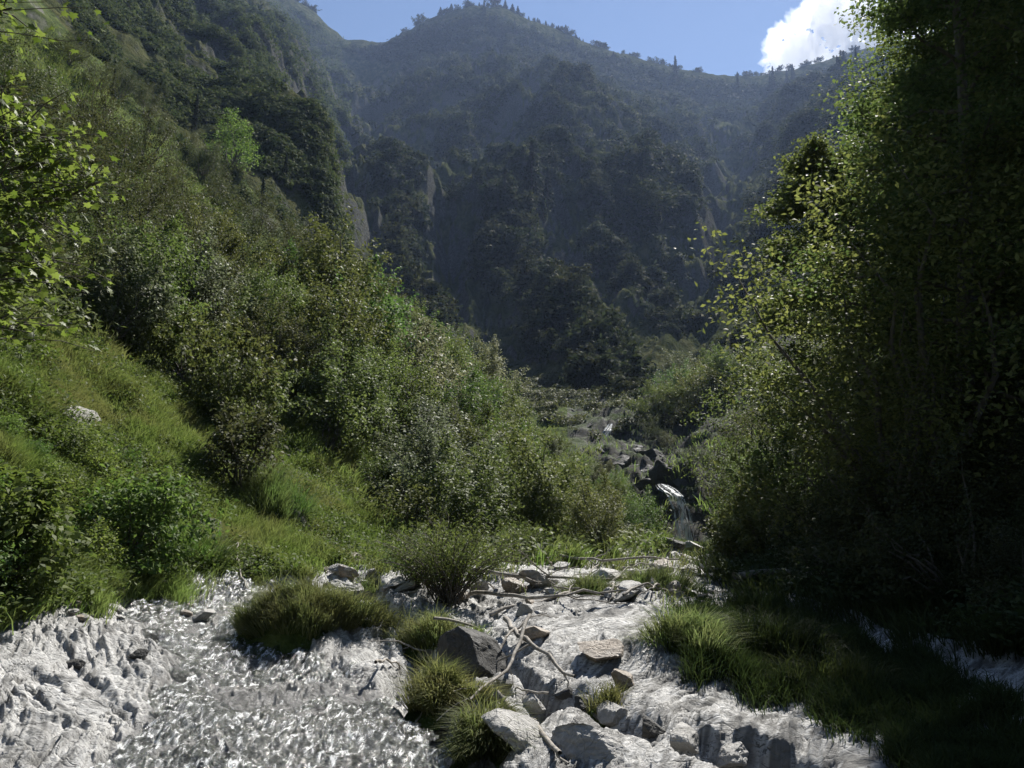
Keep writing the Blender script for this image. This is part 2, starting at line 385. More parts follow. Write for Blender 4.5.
def ground_mat(name, far=False):
    t = NT(name)
    geo = t.n('ShaderNodeNewGeometry'); pos = geo.outputs['Position']
    sx = t.n('ShaderNodeSeparateXYZ'); t.l(geo.outputs['Normal'], sx.inputs[0])
    k = .035 if far else .35
    mp = t.n('ShaderNodeMapping'); t.l(pos, mp.inputs[0]); mp.inputs['Scale'].default_value = (1, .6, .45)
    n1 = t.noise(k, 6, .65, mp.outputs[0]); n2 = t.noise(k * 7, 5, .7, mp.outputs[0]); n3 = t.noise(k * 40, 4, .7, pos)
    if far:
        veg = t.ramp(n2, [(.35, (.034, .044, .020)), (.5, (.062, .070, .032)), (.68, (.115, .115, .058))])
        rockc = t.ramp(n3, [(.3, (.04, .042, .036)), (.7, (.13, .13, .118))])
    else:
        veg = t.ramp(n2, [(.35, (.030, .042, .014)), (.5, (.06, .085, .022)), (.68, (.11, .13, .04))])
        rockc = t.ramp(n3, [(.3, (.09, .085, .075)), (.7, (.28, .27, .25))])
    slope = t.math('ADD', sx.outputs[2], t.math('MULTIPLY', t.math('SUBTRACT', n1, .5), .9 if far else .6))
    mask = t.ramp(slope, [(.42, (1, 1, 1)), (.54, (0, 0, 0))] if far else [(.40, (1, 1, 1)), (.52, (0, 0, 0))])
    col = t.mix(mask, veg, rockc)
    hgt = t.math('ADD', n2, t.math('MULTIPLY', n3, .5))
    nb = t.bump(hgt, .8, 3.0 if far else .25)
    p = t.n('ShaderNodeBsdfPrincipled'); t.l(col, p.inputs['Base Color']); t.l(nb, p.inputs['Normal'])
    p.inputs['Roughness'].default_value = 1; p.inputs['Specular IOR Level'].default_value = 0 if far else .05
    t.l(p.outputs[0], t.out.inputs['Surface'])
    return t.m

def bark_mat(name, c1=(.05, .042, .034), c2=(.13, .115, .095)):
    t = NT(name); pos = t.n('ShaderNodeTexCoord').outputs['Object']
    mp = t.n('ShaderNodeMapping'); t.l(pos, mp.inputs[0]); mp.inputs['Scale'].default_value = (1, 1, .25)
    n = t.noise(14, 5, .65, mp.outputs[0])
    p = t.n('ShaderNodeBsdfPrincipled'); t.l(t.ramp(n, [(.35, c1), (.65, c2)]), p.inputs['Base Color']); p.inputs['Roughness'].default_value = .85
    t.l(t.bump(n, .6, .03), p.inputs['Normal']); t.l(p.outputs[0], t.out.inputs['Surface']); return t.m

def water_mat(name, foam_lo=.50, foam_hi=.60, sc=(16, 9, 9)):
    t = NT(name); pos = t.n('ShaderNodeNewGeometry').outputs['Position']
    mp = t.n('ShaderNodeMapping'); t.l(pos, mp.inputs[0]); mp.inputs['Scale'].default_value = sc
    n = t.noise(1.0, 9, .78, mp.outputs[0], .5); nb = t.noise(1.6, 9, .8, mp.outputs[0], .3)
    f = t.ramp(n, [(foam_lo, (0, 0, 0)), (foam_hi, (1, 1, 1))])
    b = t.bump(nb, .5, .05)
    gl = t.n('ShaderNodeBsdfGlossy'); gl.inputs['Roughness'].default_value = .12; t.l(b, gl.inputs['Normal'])
    tr = t.n('ShaderNodeBsdfTransparent'); tr.inputs['Color'].default_value = (.78, .81, .78, 1)
    fr = t.n('ShaderNodeFresnel'); fr.inputs['IOR'].default_value = 1.5; t.l(b, fr.inputs['Normal'])
    m1 = t.n('ShaderNodeMixShader'); t.l(fr.outputs[0], m1.inputs[0]); t.l(tr.outputs[0], m1.inputs[1]); t.l(gl.outputs[0], m1.inputs[2])
    df = t.n('ShaderNodeBsdfPrincipled'); df.inputs['Base Color'].default_value = (.78, .8, .8, 1); df.inputs['Roughness'].default_value = .4; t.l(b, df.inputs['Normal'])
    m2 = t.n('ShaderNodeMixShader'); t.l(t.math('MULTIPLY', f, .85), m2.inputs[0]); t.l(m1.outputs[0], m2.inputs[1]); t.l(df.outputs[0], m2.inputs[2])
    t.l(m2.outputs[0], t.out.inputs['Surface']); return t.m

def fall_mat():
    t = NT('waterfall_water'); pos = t.n('ShaderNodeNewGeometry').outputs['Position']
    mp = t.n('ShaderNodeMapping'); t.l(pos, mp.inputs[0]); mp.inputs['Scale'].default_value = (9, 7, .9)
    n = t.noise(1.0, 6, .7, mp.outputs[0], .4)
    d = t.n('ShaderNodeBsdfPrincipled'); d.inputs['Base Color'].default_value = (.7, .73, .75, 1); d.inputs['Roughness'].default_value = .6
    tr = t.n('ShaderNodeBsdfTransparent'); m = t.n('ShaderNodeMixShader')
    t.l(t.ramp(n, [(.40, (.08,) * 3), (.62, (.9,) * 3)]), m.inputs[0]); t.l(tr.outputs[0], m.inputs[1]); t.l(d.outputs[0], m.inputs[2]); t.l(m.outputs[0], t.out.inputs['Surface'])
    return t.m

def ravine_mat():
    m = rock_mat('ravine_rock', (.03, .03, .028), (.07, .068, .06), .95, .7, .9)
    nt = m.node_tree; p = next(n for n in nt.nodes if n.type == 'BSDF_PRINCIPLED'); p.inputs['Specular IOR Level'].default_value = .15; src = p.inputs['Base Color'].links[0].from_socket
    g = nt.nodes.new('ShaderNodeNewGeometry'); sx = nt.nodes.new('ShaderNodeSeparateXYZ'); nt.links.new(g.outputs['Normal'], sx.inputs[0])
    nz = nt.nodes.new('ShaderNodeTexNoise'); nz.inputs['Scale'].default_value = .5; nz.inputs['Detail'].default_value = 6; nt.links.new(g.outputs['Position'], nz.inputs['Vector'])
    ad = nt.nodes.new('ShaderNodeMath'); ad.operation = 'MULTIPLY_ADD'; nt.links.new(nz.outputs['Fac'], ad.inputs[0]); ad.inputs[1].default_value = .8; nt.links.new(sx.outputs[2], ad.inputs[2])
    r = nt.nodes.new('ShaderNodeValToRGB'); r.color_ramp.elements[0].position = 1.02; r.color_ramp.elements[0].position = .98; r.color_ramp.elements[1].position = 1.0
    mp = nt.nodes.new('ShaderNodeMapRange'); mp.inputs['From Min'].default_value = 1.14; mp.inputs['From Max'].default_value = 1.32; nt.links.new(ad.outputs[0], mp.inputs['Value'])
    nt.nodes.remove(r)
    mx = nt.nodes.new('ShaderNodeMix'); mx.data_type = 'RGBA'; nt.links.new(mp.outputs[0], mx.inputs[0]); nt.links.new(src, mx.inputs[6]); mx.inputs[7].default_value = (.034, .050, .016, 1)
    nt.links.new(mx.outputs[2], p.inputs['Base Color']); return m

M = dict(
 ravine=ravine_mat(),
 bed=rock_mat('wet_limestone', (.15, .148, .14), (.58, .575, .56), .66, 1.0, .6, 0.0, True),
 rock=rock_mat('grey_rock', (.12, .115, .105), (.42, .41, .39), .55, 1.6, .8),
 brown=rock_mat('brownish_rock', (.16, .13, .10), (.36, .31, .26), .55, 1.6, .7, .8),
 darkrock=rock_mat('wet_and_shaded_rock', (.018, .018, .017), (.075, .073, .069), .8, 1.6, .8),  # wet stones' dark tone; on the big boulder it also paints in shade
 hill=ground_mat('hillside_turf'), mount=ground_mat('mountain_cover', True), bark=bark_mat('bark'),
 dead=bark_mat('dead_wood', (.13, .115, .095), (.36, .33, .29)),
 water=water_mat('stream_water', .51, .64, (24, 8, 9)), fall=fall_mat(),
 maple=leaf_mat('maple_leaf', (.09, .145, .028), (.215, .285, .078), .55, .3, .8),
 tree=leaf_mat('tree_leaf', (.050, .070, .022), (.15, .175, .06), .52, .4),
 alder=leaf_mat('alder_leaf', (.058, .080, .026), (.155, .18, .062), .40, .4, .5),
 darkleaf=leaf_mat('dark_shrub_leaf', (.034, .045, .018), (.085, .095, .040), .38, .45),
 herb=leaf_mat('herb_leaf', (.055, .095, .024), (.15, .205, .055), .45, .42),
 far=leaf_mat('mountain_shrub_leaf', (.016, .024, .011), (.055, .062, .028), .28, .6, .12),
 needle=leaf_mat('spruce_needle', (.012, .020, .010), (.030, .040, .018), .2, .5),
 grass=leaf_mat('meadow_blade', (.055, .112, .024), (.195, .285, .092), .45, .42, .5, 1.25, (.9, (.17, .19, .075))),
 tuft=leaf_mat('tuft_blade', (.055, .085, .025), (.23, .26, .105), .45, .42, .5, 1.25, (3.5, (.17, .17, .075))),
 farb=leaf_mat('ledge_shrub_leaf', (.030, .045, .018), (.085, .10, .04), .3, .6, .1),
 alderb=leaf_mat('green_alder_leaf', (.056, .092, .026), (.15, .195, .062), .42, .4, .5),
 willow=leaf_mat('grey_willow_leaf', (.085, .098, .055), (.20, .215, .12), .35, .4, .6),
 shade=leaf_mat('shade_tinted_blade', (.022, .036, .012), (.050, .064, .022), .35, .45),  # grass darkened in its colour to carry the right bank's shade
)
#@@TERRAIN
# ------------------------------------------------------------------ terrain
def grid_cols():
    ins = np.linspace(-.72, .72, 1150); out = np.linspace(.73, 1.75, 110)
    return np.concatenate([-out[::-1], ins, out])
SCOL = grid_cols()
YROW = np.concatenate([np.exp(np.linspace(math.log(1.0), math.log(4.4), 40))[:-1], np.exp(np.linspace(math.log(4.4), math.log(15), 430))[:-1], np.exp(np.linspace(math.log(15), math.log(1145), 720))])
SS, YY = np.meshgrid(SCOL, YROW)
XX = SS * YY
ZZ = H(XX, YY)
ncol = len(SCOL); nrow = len(YROW)
V = np.stack([XX, YY, ZZ], -1).reshape(-1, 3)
idx = np.arange(ncol * nrow).reshape(nrow, ncol)
Q = np.stack([idx[:-1, :-1], idx[:-1, 1:], idx[1:, 1:], idx[1:, :-1]], -1).reshape(-1, 4)
cx = V[Q].mean(1)
isbed = (bed_blend(cx[:, 0], cx[:, 1]) > .5)
ismt = cx[:, 1] > 78
def sub(name, mask, mat):
    q = Q[mask]; used, inv = np.unique(q, return_inverse=True)
    o = kind(link(name, mesh_np(name, V[used], inv.reshape(-1, 4), mat)), 'structure')
    if name == 'stream_bed':
        at_ = o.data.attributes.new('wet', 'FLOAT', 'POINT'); at_.data.foreach_set('value', water_blend(V[used][:, 0], V[used][:, 1], WETM).astype(np.float32))
        at_ = o.data.attributes.new('streak', 'FLOAT', 'POINT'); at_.data.foreach_set('value', streaks(V[used][:, 0], V[used][:, 1]).astype(np.float32))
    return o
sub('stream_bed', isbed, M['bed'])
cs = cx[:, 0] / cx[:, 1]
isrv = (cx[:, 1] > 26) & (cx[:, 1] < 95) & (cs > .07) & (cs < .40) & ~isbed
ismt &= ~isrv
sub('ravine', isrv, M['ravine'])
sub('hillside', ~isbed & ~ismt & ~isrv, M['hill'])
sub('mountain', ismt, M['mount'])
g = 2500
# unseen valley sides behind the viewpoint, put in to cut the skylight
bx_, by_ = np.meshgrid(np.linspace(-420, 420, 161), np.linspace(-420, -.6, 81))
bz_ = np.minimum(.85 * np.maximum(0, np.abs(bx_ + .04 * by_) - 6) + .22 * np.maximum(0, -by_ - 30), 230) + fbm(bx_ / 22, by_ / 22, 4, 130) * 4 * sstep(4, 40, np.abs(bx_)) - .6
bI = np.arange(bx_.size).reshape(bx_.shape); bq = np.stack([bI[:-1, :-1], bI[:-1, 1:], bI[1:, 1:], bI[1:, :-1]], -1).reshape(-1, 4)
kind(link('valley', mesh_np('valley', np.stack([bx_, by_, bz_], -1).reshape(-1, 3), bq, M['mount'])), 'structure')
kind(link('ground', mesh_np('ground', [(-g, -g, -4), (g, -g, -4), (g, g, -4), (-g, g, -4)], [(0, 1, 2, 3)], M['hill'])), 'structure')

# what can be seen: running horizon per column
TT = (ZZ - EYE) / YY
CM = np.maximum.accumulate(TT, 0)
def cast(px, py):
    """vectorised: photo directions -> ground points (x,y,z); nan where sky"""
    s, t = to_st(px, py); ci = np.clip(np.searchsorted(SCOL, s), 1, ncol - 1)
    ci = np.where(np.abs(SCOL[ci - 1] - s) < np.abs(SCOL[ci] - s), ci - 1, ci)
    out = np.full((len(s), 3), np.nan)
    o = np.argsort(ci, kind='stable'); bounds = np.searchsorted(ci[o], np.arange(ncol + 1))
    for c in np.unique(ci):
        ii = o[bounds[c]:bounds[c + 1]]
        j = np.searchsorted(CM[:, c], t[ii]); ok = (j < nrow) & (j > 0)
        ii = ii[ok]; j = j[ok]; den = CM[j, c] - CM[j - 1, c]
        f = np.clip((t[ii] - CM[j - 1, c]) / np.maximum(den, 1e-9), 0, 1)
        y = YROW[j - 1] + f * (YROW[j] - YROW[j - 1])
        out[ii] = np.stack([s[ii] * y, y, EYE + t[ii] * y], -1)
    return out
def at(px, py):
    return cast(np.array([px], float), np.array([py], float))[0]

# ------------------------------------------------------------------ foliage and wood generators
def unit(v):
    return v / np.maximum(np.linalg.norm(v, axis=-1, keepdims=True), 1e-9)

def leaf_quads(P, N, L, W, r, droop=.0):
    """diamond leaves, folded along the midrib, one island each"""
    n = len(P)
    T = unit(np.cross(N, unit(r.normal(size=(n, 3)))))
    T[:, 2] -= droop; T = unit(T)
    B = unit(np.cross(N, T)); L = np.broadcast_to(np.asarray(L, float), (n,))[:, None]; W = np.broadcast_to(np.asarray(W, float), (n,))[:, None]
    up = unit(np.cross(T, B))
    v = np.stack([P - T * L * .5, P - B * W * .5 + up * W * .18 - T * L * .05, P + T * L * .5, P + B * W * .5 + up * W * .18 - T * L * .05], 1)
    return v.reshape(-1, 3), np.arange(4 * n).reshape(n, 4)

def tube(pts, rad, k=6):
    pts = np.asarray(pts, float); rad = np.asarray(rad, float); n = len(pts)
    d = unit(np.gradient(pts, axis=0)); ref = np.array([.31, .2, .93]) if abs(d[0, 2]) < .9 else np.array([1., .1, 0])
    a = unit(np.cross(d, ref)); b = np.cross(d, a); th = np.arange(k) * 2 * math.pi / k
    ring = pts[:, None] + rad[:, None, None] * (np.cos(th)[None, :, None] * a[:, None] + np.sin(th)[None, :, None] * b[:, None])
    V = ring.reshape(-1, 3); F = []
    i = np.arange(n - 1)[:, None] * k; j = np.arange(k)[None]; j2 = (j + 1) % k
    F = np.stack([i + j, i + j2, i + k + j2, i + k + j], -1).reshape(-1, 4)
    return V, F

def join(parts):
    Vs, Fs, o = [], [], 0
    for v, f in parts:
        Vs.append(v); Fs.append(np.asarray(f) + o); o += len(v)
    return np.concatenate(Vs), np.concatenate(Fs)

def limb(p0, p1, r0, r1, r, n=6, wob=.06, sag=0.0, k=5):
    p0 = np.asarray(p0, float); p1 = np.asarray(p1, float); q = np.linspace(0, 1, n)[:, None]
    P = p0 + (p1 - p0) * q; ln = np.linalg.norm(p1 - p0)
    w = np.cumsum(r.normal(size=(n, 3)), 0); w -= w[0]; w -= q * w[-1]
    P = P + w * wob * ln * .5; P[:, 2] += sag * ln * (q[:, 0] * (1 - q[:, 0])) * 4
    return tube(P, r0 + (r1 - r0) * q[:, 0], k), P

def shrub_meshes(seed, h=2.0, rx=1.1, n=4500, leaf=.08, asp=.5, clumps=46, mat='alder', loose=.17, upr=.6):
    """an uneven shrub: leafy shoots round a dome, several stems"""
    r = np.random.default_rng(seed)
    a = r.uniform(0, 2 * math.pi, clumps); cz = r.beta(1.5, 1.1, clumps)
    lob = 1 + .28 * np.sin(a * 2 + seed) + .18 * np.sin(a * 5 + seed * 2.1)
    rad = np.sqrt(np.clip(1 - (cz - .25) ** 2 / .62, .03, 1)) * r.uniform(.45, 1.05, clumps) * lob
    C = np.stack([np.cos(a) * rad * rx, np.sin(a) * rad * rx, (.08 + .92 * cz) * h * r.uniform(.75, 1.12, clumps)], 1)
    wts = r.uniform(.4, 1.6, clumps); ci = r.choice(clumps, n, p=wts / wts.sum())
    # leaves along shoots pointing out of the shrub
    base = np.stack([C[:, 0] * .35, C[:, 1] * .35, C[:, 2] * .45], 1)
    dirs = unit(C - base + r.normal(size=C.shape) * .12)
    q = r.uniform(-1, 1, n); ln = rx * r.uniform(.18, .42, clumps)
    P = C[ci] + dirs[ci] * (q * ln[ci])[:, None] + r.normal(size=(n, 3)) * loose * rx * (.55 - .3 * q[:, None]) * np.array([1, 1, .8])
    P[:, 2] = np.maximum(P[:, 2], .03 + .1 * r.random(n))
    N = unit(dirs[ci] * .35 + np.array([0, 0, upr]) + r.normal(size=(n, 3)) * .62)
    sz = r.uniform(.65, 1.25, n)
    lv = mesh_np('shrub_foliage', *leaf_quads(P, N, leaf * sz, leaf * asp * sz, r), M[mat])
    st = []
    for k in range(min(14, clumps)):
        t_, _ = limb(r.normal(size=3) * .05 * np.array([1, 1, 0]), C[k], .03 * h / 2, .006, r, 6, .08, .05); st.append(t_)
    sm = mesh_np('shrub_stem', *join(st), M['bark'])
    return lv, sm

def put_plant(name, meshes, loc, rz, sc, label, cat, group=None, parts=('foliage', 'stem'), tilt=None):
    o = root(name, loc, rz if tilt is None else (tilt[0], tilt[1], rz), sc)
    for nm, me in zip(parts, meshes): link(nm, me, o)
    return tag(o, label, cat, group)

def tree_meshes(seed, hgt, base_r, crown, n_limb, n_leaf, leaf, mat, lean=(0, 0), first=.18, twig=9):
    """broadleaf tree; crown(q)->radius at relative height q"""
    r = np.random.default_rng(seed)
    zz = np.linspace(0, 1, 14); ph = r.uniform(0, 6)
    TP = np.stack([lean[0] * zz ** 1.3 + .22 * np.sin(zz * 5 + ph), lean[1] * zz ** 1.3 + .22 * np.cos(zz * 4 + ph), zz * hgt], 1); TP -= TP[0]
    trunk = tube(TP, base_r * (1 - .9 * zz) + .12 * base_r * np.exp(-zz * 25), 9)
    br, tips, tdir = [], [], []
    for i in range(n_limb):
        q = first + (.985 - first) * (i + r.random()) / n_limb
        p0 = np.array([np.interp(q, zz, TP[:, k]) for k in range(3)])
        a = i * 2.4 + r.normal() * .35; R = crown(q) * r.uniform(.72, 1.08)
        up = R * r.uniform(.10, .45) * (1.0 - .2 * q)
        p1 = p0 + np.array([math.cos(a) * R, math.sin(a) * R, up])
        t_, P = limb(p0, p1, base_r * (.30 - .2 * q) + .012, .008, r, 8, .05, .05); br.append(t_)
        for j in range(twig):
            f = r.uniform(.22, 1.0); b0 = np.array([np.interp(f, np.linspace(0, 1, 8), P[:, k]) for k in range(3)])
            d = unit(P[-1] - P[0]); side = unit(np.cross(d, [0, 0, 1])) * r.choice([-1, 1])
            b1 = b0 + (d * r.uniform(.35, .8) + side * r.uniform(.15, .9) + np.array([0, 0, r.normal() * .22])) * R * (.42 - .14 * f)
            t2, P2 = limb(b0, b1, .012, .004, r, 4, .08, .0, 4); br.append(t2)
            tips.append(P2); tdir.append(unit(b1 - b0))
    tips = np.array(tips); tdir = np.array(tdir); m = len(tips)
    k = r.integers(0, m, n_leaf); f = np.clip(r.uniform(.1, 1.12, n_leaf), 0, 1.12) * 3; i0 = np.minimum(f.astype(int), 2); g = (f - i0)[:, None]
    P = tips[k, i0] * (1 - g) + tips[k, i0 + 1] * g
    spread = .09 + .022 * hgt * .5
    P = P + r.normal(size=(n_leaf, 3)) * np.array([spread, spread, spread * .5]) 
    N = unit(np.array([0, 0, 1.0]) + r.normal(size=(n_leaf, 3)) * .6)
    sz = r.uniform(.7, 1.25, n_leaf)
    return (mesh_np('tree_trunk', *trunk, M['bark']), mesh_np('tree_branches', *join(br), M['bark']),
            mesh_np('tree_crown', *leaf_quads(P, N, leaf * sz, leaf * .62 * sz, r, .15), M[mat]))

def spruce_meshes(seed, hgt, rad, n, needle):
    r = np.random.default_rng(seed)
    tr = tube(np.array([[0, 0, 0], [0, 0, hgt * .5], [.02, 0, hgt]]), [hgt * .018, hgt * .01, .005], 6)
    nb = max(26, int(hgt * 7)); P = []; N = []
    per = n // nb
    for i in range(nb):
        q = .06 + .94 * (i / nb); a = i * 2.399 + r.normal() * .2; R = rad * (1 - q) ** .85 * r.uniform(.65, 1.1) + .08
        f = r.random(per) ** .6; w = r.normal(size=per) * .17 * R * (1.1 - f * .6)
        x = f * R; z = q * hgt - x * .32 + .12 * x * f + r.normal(size=per) * .045 * rad
        P.append(np.stack([np.cos(a) * x - np.sin(a) * w, np.sin(a) * x + np.cos(a) * w, z], 1))
        N.append(unit(np.array([math.cos(a) * .3, math.sin(a) * .3, .8]) + r.normal(size=(per, 3)) * .4))
    P = np.concatenate(P); N = np.concatenate(N)
    P[:, 2] = np.maximum(P[:, 2], .05)
    return (mesh_np('spruce_trunk', *tr, M['bark']), mesh_np('spruce_crown', *leaf_quads(P, N, needle, needle * .4, r, .2), M['needle']))

def blades(P, L, Wd, r, lean=None, bend=.5, spread=.35):
    """bent tapering grass blades rooted at P: two segments each"""
    n = len(P); L = np.broadcast_to(np.asarray(L, float), (n,))[:, None]
    a = r.uniform(0, 2 * math.pi, n); h = np.stack([np.cos(a), np.sin(a), np.zeros(n)], 1)
    out = h * (spread * r.random((n, 1)) + .08)
    if lean is not None: out = out + lean
    d0 = unit(out + np.array([0, 0, 1])); d1 = unit(d0 + out * bend * 3 - np.array([0, 0, bend * .6]))
    ta = r.uniform(0, math.pi, n); side = np.stack([np.cos(ta), np.sin(ta), np.zeros(n)], 1) * np.broadcast_to(np.asarray(Wd, float), (n,))[:, None] * .5
    m = P + d0 * L * .55; tip = m + d1 * L * .5
    V = np.stack([P - side, P + side, m + side * .75, m - side * .75, tip], 1).reshape(-1, 3)
    b = np.arange(n)[:, None] * 5
    F = np.concatenate([b + np.array([0, 1, 2]), b + np.array([0, 2, 3]), b + np.array([3, 2, 4])], 1).reshape(-1, 3)
    return V, F

def px_sample(poly, n, r, jit=0):
    xs = [p[0] for p in poly]; ys = [p[1] for p in poly]; out = []
    got = 0
    while got < n:
        X = r.uniform(min(xs), max(xs), n * 2); Y = r.uniform(min(ys), max(ys), n * 2); k = inside(X, Y, poly)
        out.append(np.stack([X[k], Y[k]], 1)); got += k.sum()
    p = np.concatenate(out)[:n]
    if jit:
        p = p + jit * np.stack([fbm(p[:, 0] / 40, p[:, 1] / 25, 3, 5), fbm(p[:, 0] / 40 + 50, p[:, 1] / 25, 3, 6)], 1) + r.normal(size=p.shape) * jit * .2
    return cast(p[:, 0], p[:, 1])

def boulder_mesh(seed, sx, sy, sz, mat='rock', n=5, cuts=13):
    r = np.random.default_rng(seed)
    import bmesh
    bm = bmesh.new(); bmesh.ops.create_icosphere(bm, subdivisions=n, radius=1.0)
    V = np.array([v.co[:] for v in bm.verts])
    for k in range(cuts):          # flat broken faces
        nrm = unit(r.normal(size=3)); d = r.uniform(.36, .72)
        e = V @ nrm - d; V = V - np.where(e > 0, e, 0)[:, None] * nrm * .92
    V = V * (1 + .10 * fbm3(V * 1.6 + seed, 3, seed % 9))[:, None] + .022 * (fbm3(V * 7 + seed, 3, 2))[:, None] * unit(V)
    V = V * np.array([sx, sy, sz])
    F = np.array([[v.index for v in f.verts] for f in bm.faces]); bm.free()
    return mesh_np('boulder', V, F, M[mat], False)

def stick_mesh(pts, r0, r1, seed, forks=3, mat='dead'):
    r = np.random.default_rng(seed); pts = np.asarray(pts, float)
    q = np.linspace(0, 1, len(pts)); Q = np.linspace(0, 1, 12)
    P = np.stack([np.interp(Q, q, pts[:, k]) for k in range(3)], 1); ln = np.linalg.norm(P[-1] - P[0])
    w = np.cumsum(r.normal(size=P.shape), 0); w -= w[0]; w -= Q[:, None] * w[-1]; P = P + w * .012 * ln
    parts = [tube(P, r0 + (r1 - r0) * Q, 6)]
    for k in range(forks):
        i = r.integers(3, 11); d = unit(P[i] - P[i - 2] + r.normal(size=3) * .7 * np.linalg.norm(P[i] - P[i - 2]) + np.array([0, 0, .02]))
        t_, _ = limb(P[i], P[i] + d * ln * r.uniform(.15, .35), (r0 + (r1 - r0) * Q[i]) * .6, r1 * .5, r, 5, .1); parts.append(t_)
    return mesh_np('driftwood', *join(parts), M[mat])

R0 = np.random.default_rng(77)
def spot(px, py, sink=0.0):
    p = at(px, py)
    return (float(p[0]), float(p[1]), float(p[2]) - sink)

# ------------------------------------------------------------------ running water
sw = np.linspace(-.72, .42, 700); yw = np.exp(np.linspace(math.log(3.6), math.log(15), 420))
sx_, yx_ = np.meshgrid(sw, yw); wx_ = sx_ * yx_
bz = base_h(wx_, yx_)
wpx, wpy = project(wx_, yx_, bz)
flow = (.10 * fbm((wx_ + .3 * fbm(wx_ * .8, yx_ * .8, 2, 50)) * .8, (yx_ + .3 * fbm(wx_ * .8, yx_ * .8, 2, 55)) * 1.0, 2, 60) * .65 + .02 * fbm(wx_ * 1.6, yx_ * 1.2, 3, 90) + .035 * ridged(wx_ * 5, yx_ * 2.6, 3, 92) * sstep(-.2, .4, fbm(wx_ * .9, yx_ * .9, 2, 99)) + .016 * fbm(wx_ * 16, yx_ * 10, 3, 95))
wz = bz + .005 + flow
wm = inside(wpx + 26 * fbm(wx_ * 2.2, yx_ * 2.2, 3, 97), wpy, WATERPX)
I = np.arange(wx_.size).reshape(wx_.shape)
q = np.stack([I[:-1, :-1], I[:-1, 1:], I[1:, 1:], I[1:, :-1]], -1).reshape(-1, 4)
keep = wm.ravel()[q].all(1); q = q[keep]; used, inv = np.unique(q, return_inverse=True)
WV = np.stack([wx_, yx_, wz], -1).reshape(-1, 3)[used]
kind(link('stream', mesh_np('stream', WV, inv.reshape(-1, 4), M['water'])), 'structure')

def fall_sheet(name, path, widths, bulge, label, seed):
    r = np.random.default_rng(seed); P = np.array(path, float); q = np.linspace(0, 1, len(P)); Qn = np.linspace(0, 1, 60); us = np.linspace(-1, 1, 60)
    C = np.stack([np.interp(Qn, q, P[:, k]) for k in range(3)], 1); Wd = np.interp(Qn, q, widths)
    U, T = np.meshgrid(us, Qn)
    X = C[:, 0][:, None] + U * Wd[:, None] * .5 + .06 * fbm(U * 2, T * 3, 2, seed)
    Yq = C[:, 1][:, None] - bulge * (1 - U ** 2) + .10 * fbm(U * 5, T * 2.5, 3, seed + 3)
    Z = C[:, 2][:, None] + 0 * U
    I = np.arange(X.size).reshape(X.shape); f = np.stack([I[:-1, :-1], I[:-1, 1:], I[1:, 1:], I[1:, :-1]], -1).reshape(-1, 4)
    drop = ((np.abs(U) + .5 * pn2(U * 4, T * 3, seed)) < .95) & (pn2(U * 5, T * 1.6 + U, seed + 9) > -.28)
    f = f[drop.ravel()[f].all(1)]
    o = link(name, mesh_np(name, np.stack([X, Yq, Z], -1).reshape(-1, 3), f, M['fall']))
    return tag(o, label, 'waterfall')
def wpt(px, py, Y):
    s, t = to_st(px, py); return (float(s * Y), Y, float(EYE + t * Y))
fall_sheet('waterfall', [wpt(660, 484, 30.6), wpt(668, 489, 29.6), wpt(676, 496, 28.9), wpt(681, 510, 28.6), wpt(684, 530, 28.4), wpt(686, 548, 28.2)], [.35, .7, .7, .6, .65, .8], .06, 'white waterfall dropping over a dark rock step beyond the stream debris', 301)
fall_sheet('waterfall', [wpt(611, 424, 61.5), wpt(607, 431, 60.5), wpt(602, 439, 60), wpt(596, 448, 59.5)], [.5, .65, .7, .75], .1, 'thin white waterfall trickle high up in the gorge behind the green crest', 302)

# ------------------------------------------------------------------ boulders, broken rock, dead wood
def boulder(px, py, sx, sy, sz, seed, label, mat='rock', rot=(0, 0, 0), sink=.3, group=None, name='boulder'):
    p = spot(px, py); o = link(name, boulder_mesh(seed, sx, sy, sz, mat), None, (p[0], p[1] + sy * .5, p[2] + sz * (1 - 2 * sink)), rot)
    return tag(o, label, 'rock', group)
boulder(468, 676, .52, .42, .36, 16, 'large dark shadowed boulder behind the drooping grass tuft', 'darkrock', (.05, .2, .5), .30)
boulder(600, 662, .20, .26, .13, 8, 'wedge of pale brown rock leaning on the bright slab', 'brown', (.25, -.35, .5), .25)
boulder(625, 690, .16, .10, .10, 9, 'small brownish rock lying below the leaning rock wedge', 'brown', (.1, .3, .9), .25)
boulder(540, 588, .34, .30, .10, 12, 'flat tilted white rock slab among driftwood behind the bushy tuft', 'rock', (-.25, .25, .3), .15)
boulder(520, 745, .26, .22, .16, 14, 'pale rock under the roots beside the drooping grass tuft', 'rock', (.1, .2, .3), .35)
boulder(600, 755, .34, .22, .12, 15, 'low rounded grey rock at the lower edge of the bright slab', 'rock', (0, .15, -.3), .35)
boulder(60, 425, .42, .55, .20, 17, 'bare grey rock lying in the sunny grass slope', 'rock', (.4, .55, .2), .35)
boulder(605, 580, .30, .2, .12, 19, 'angular grey rock at the right end of the driftwood', 'rock', (.1, 0, .7), .3)
boulder(135, 660, .10, .08, .06, 21, 'small black wet stone on the pale left slab', 'darkrock', (0, 0, .4), .3)
boulder(74, 668, .10, .07, .05, 22, 'small dark flat stone at the left side of the pale slab', 'darkrock', (0, 0, .1), .3)
boulder(246, 592, .17, .14, .10, 23, 'dark wet rock at the head of the stream', 'darkrock', (0, .2, .4), .3)
boulder(152, 585, .15, .12, .08, 24, 'square dark rock at the foot of the grassy bank', 'darkrock', (.2, 0, .1), .3)
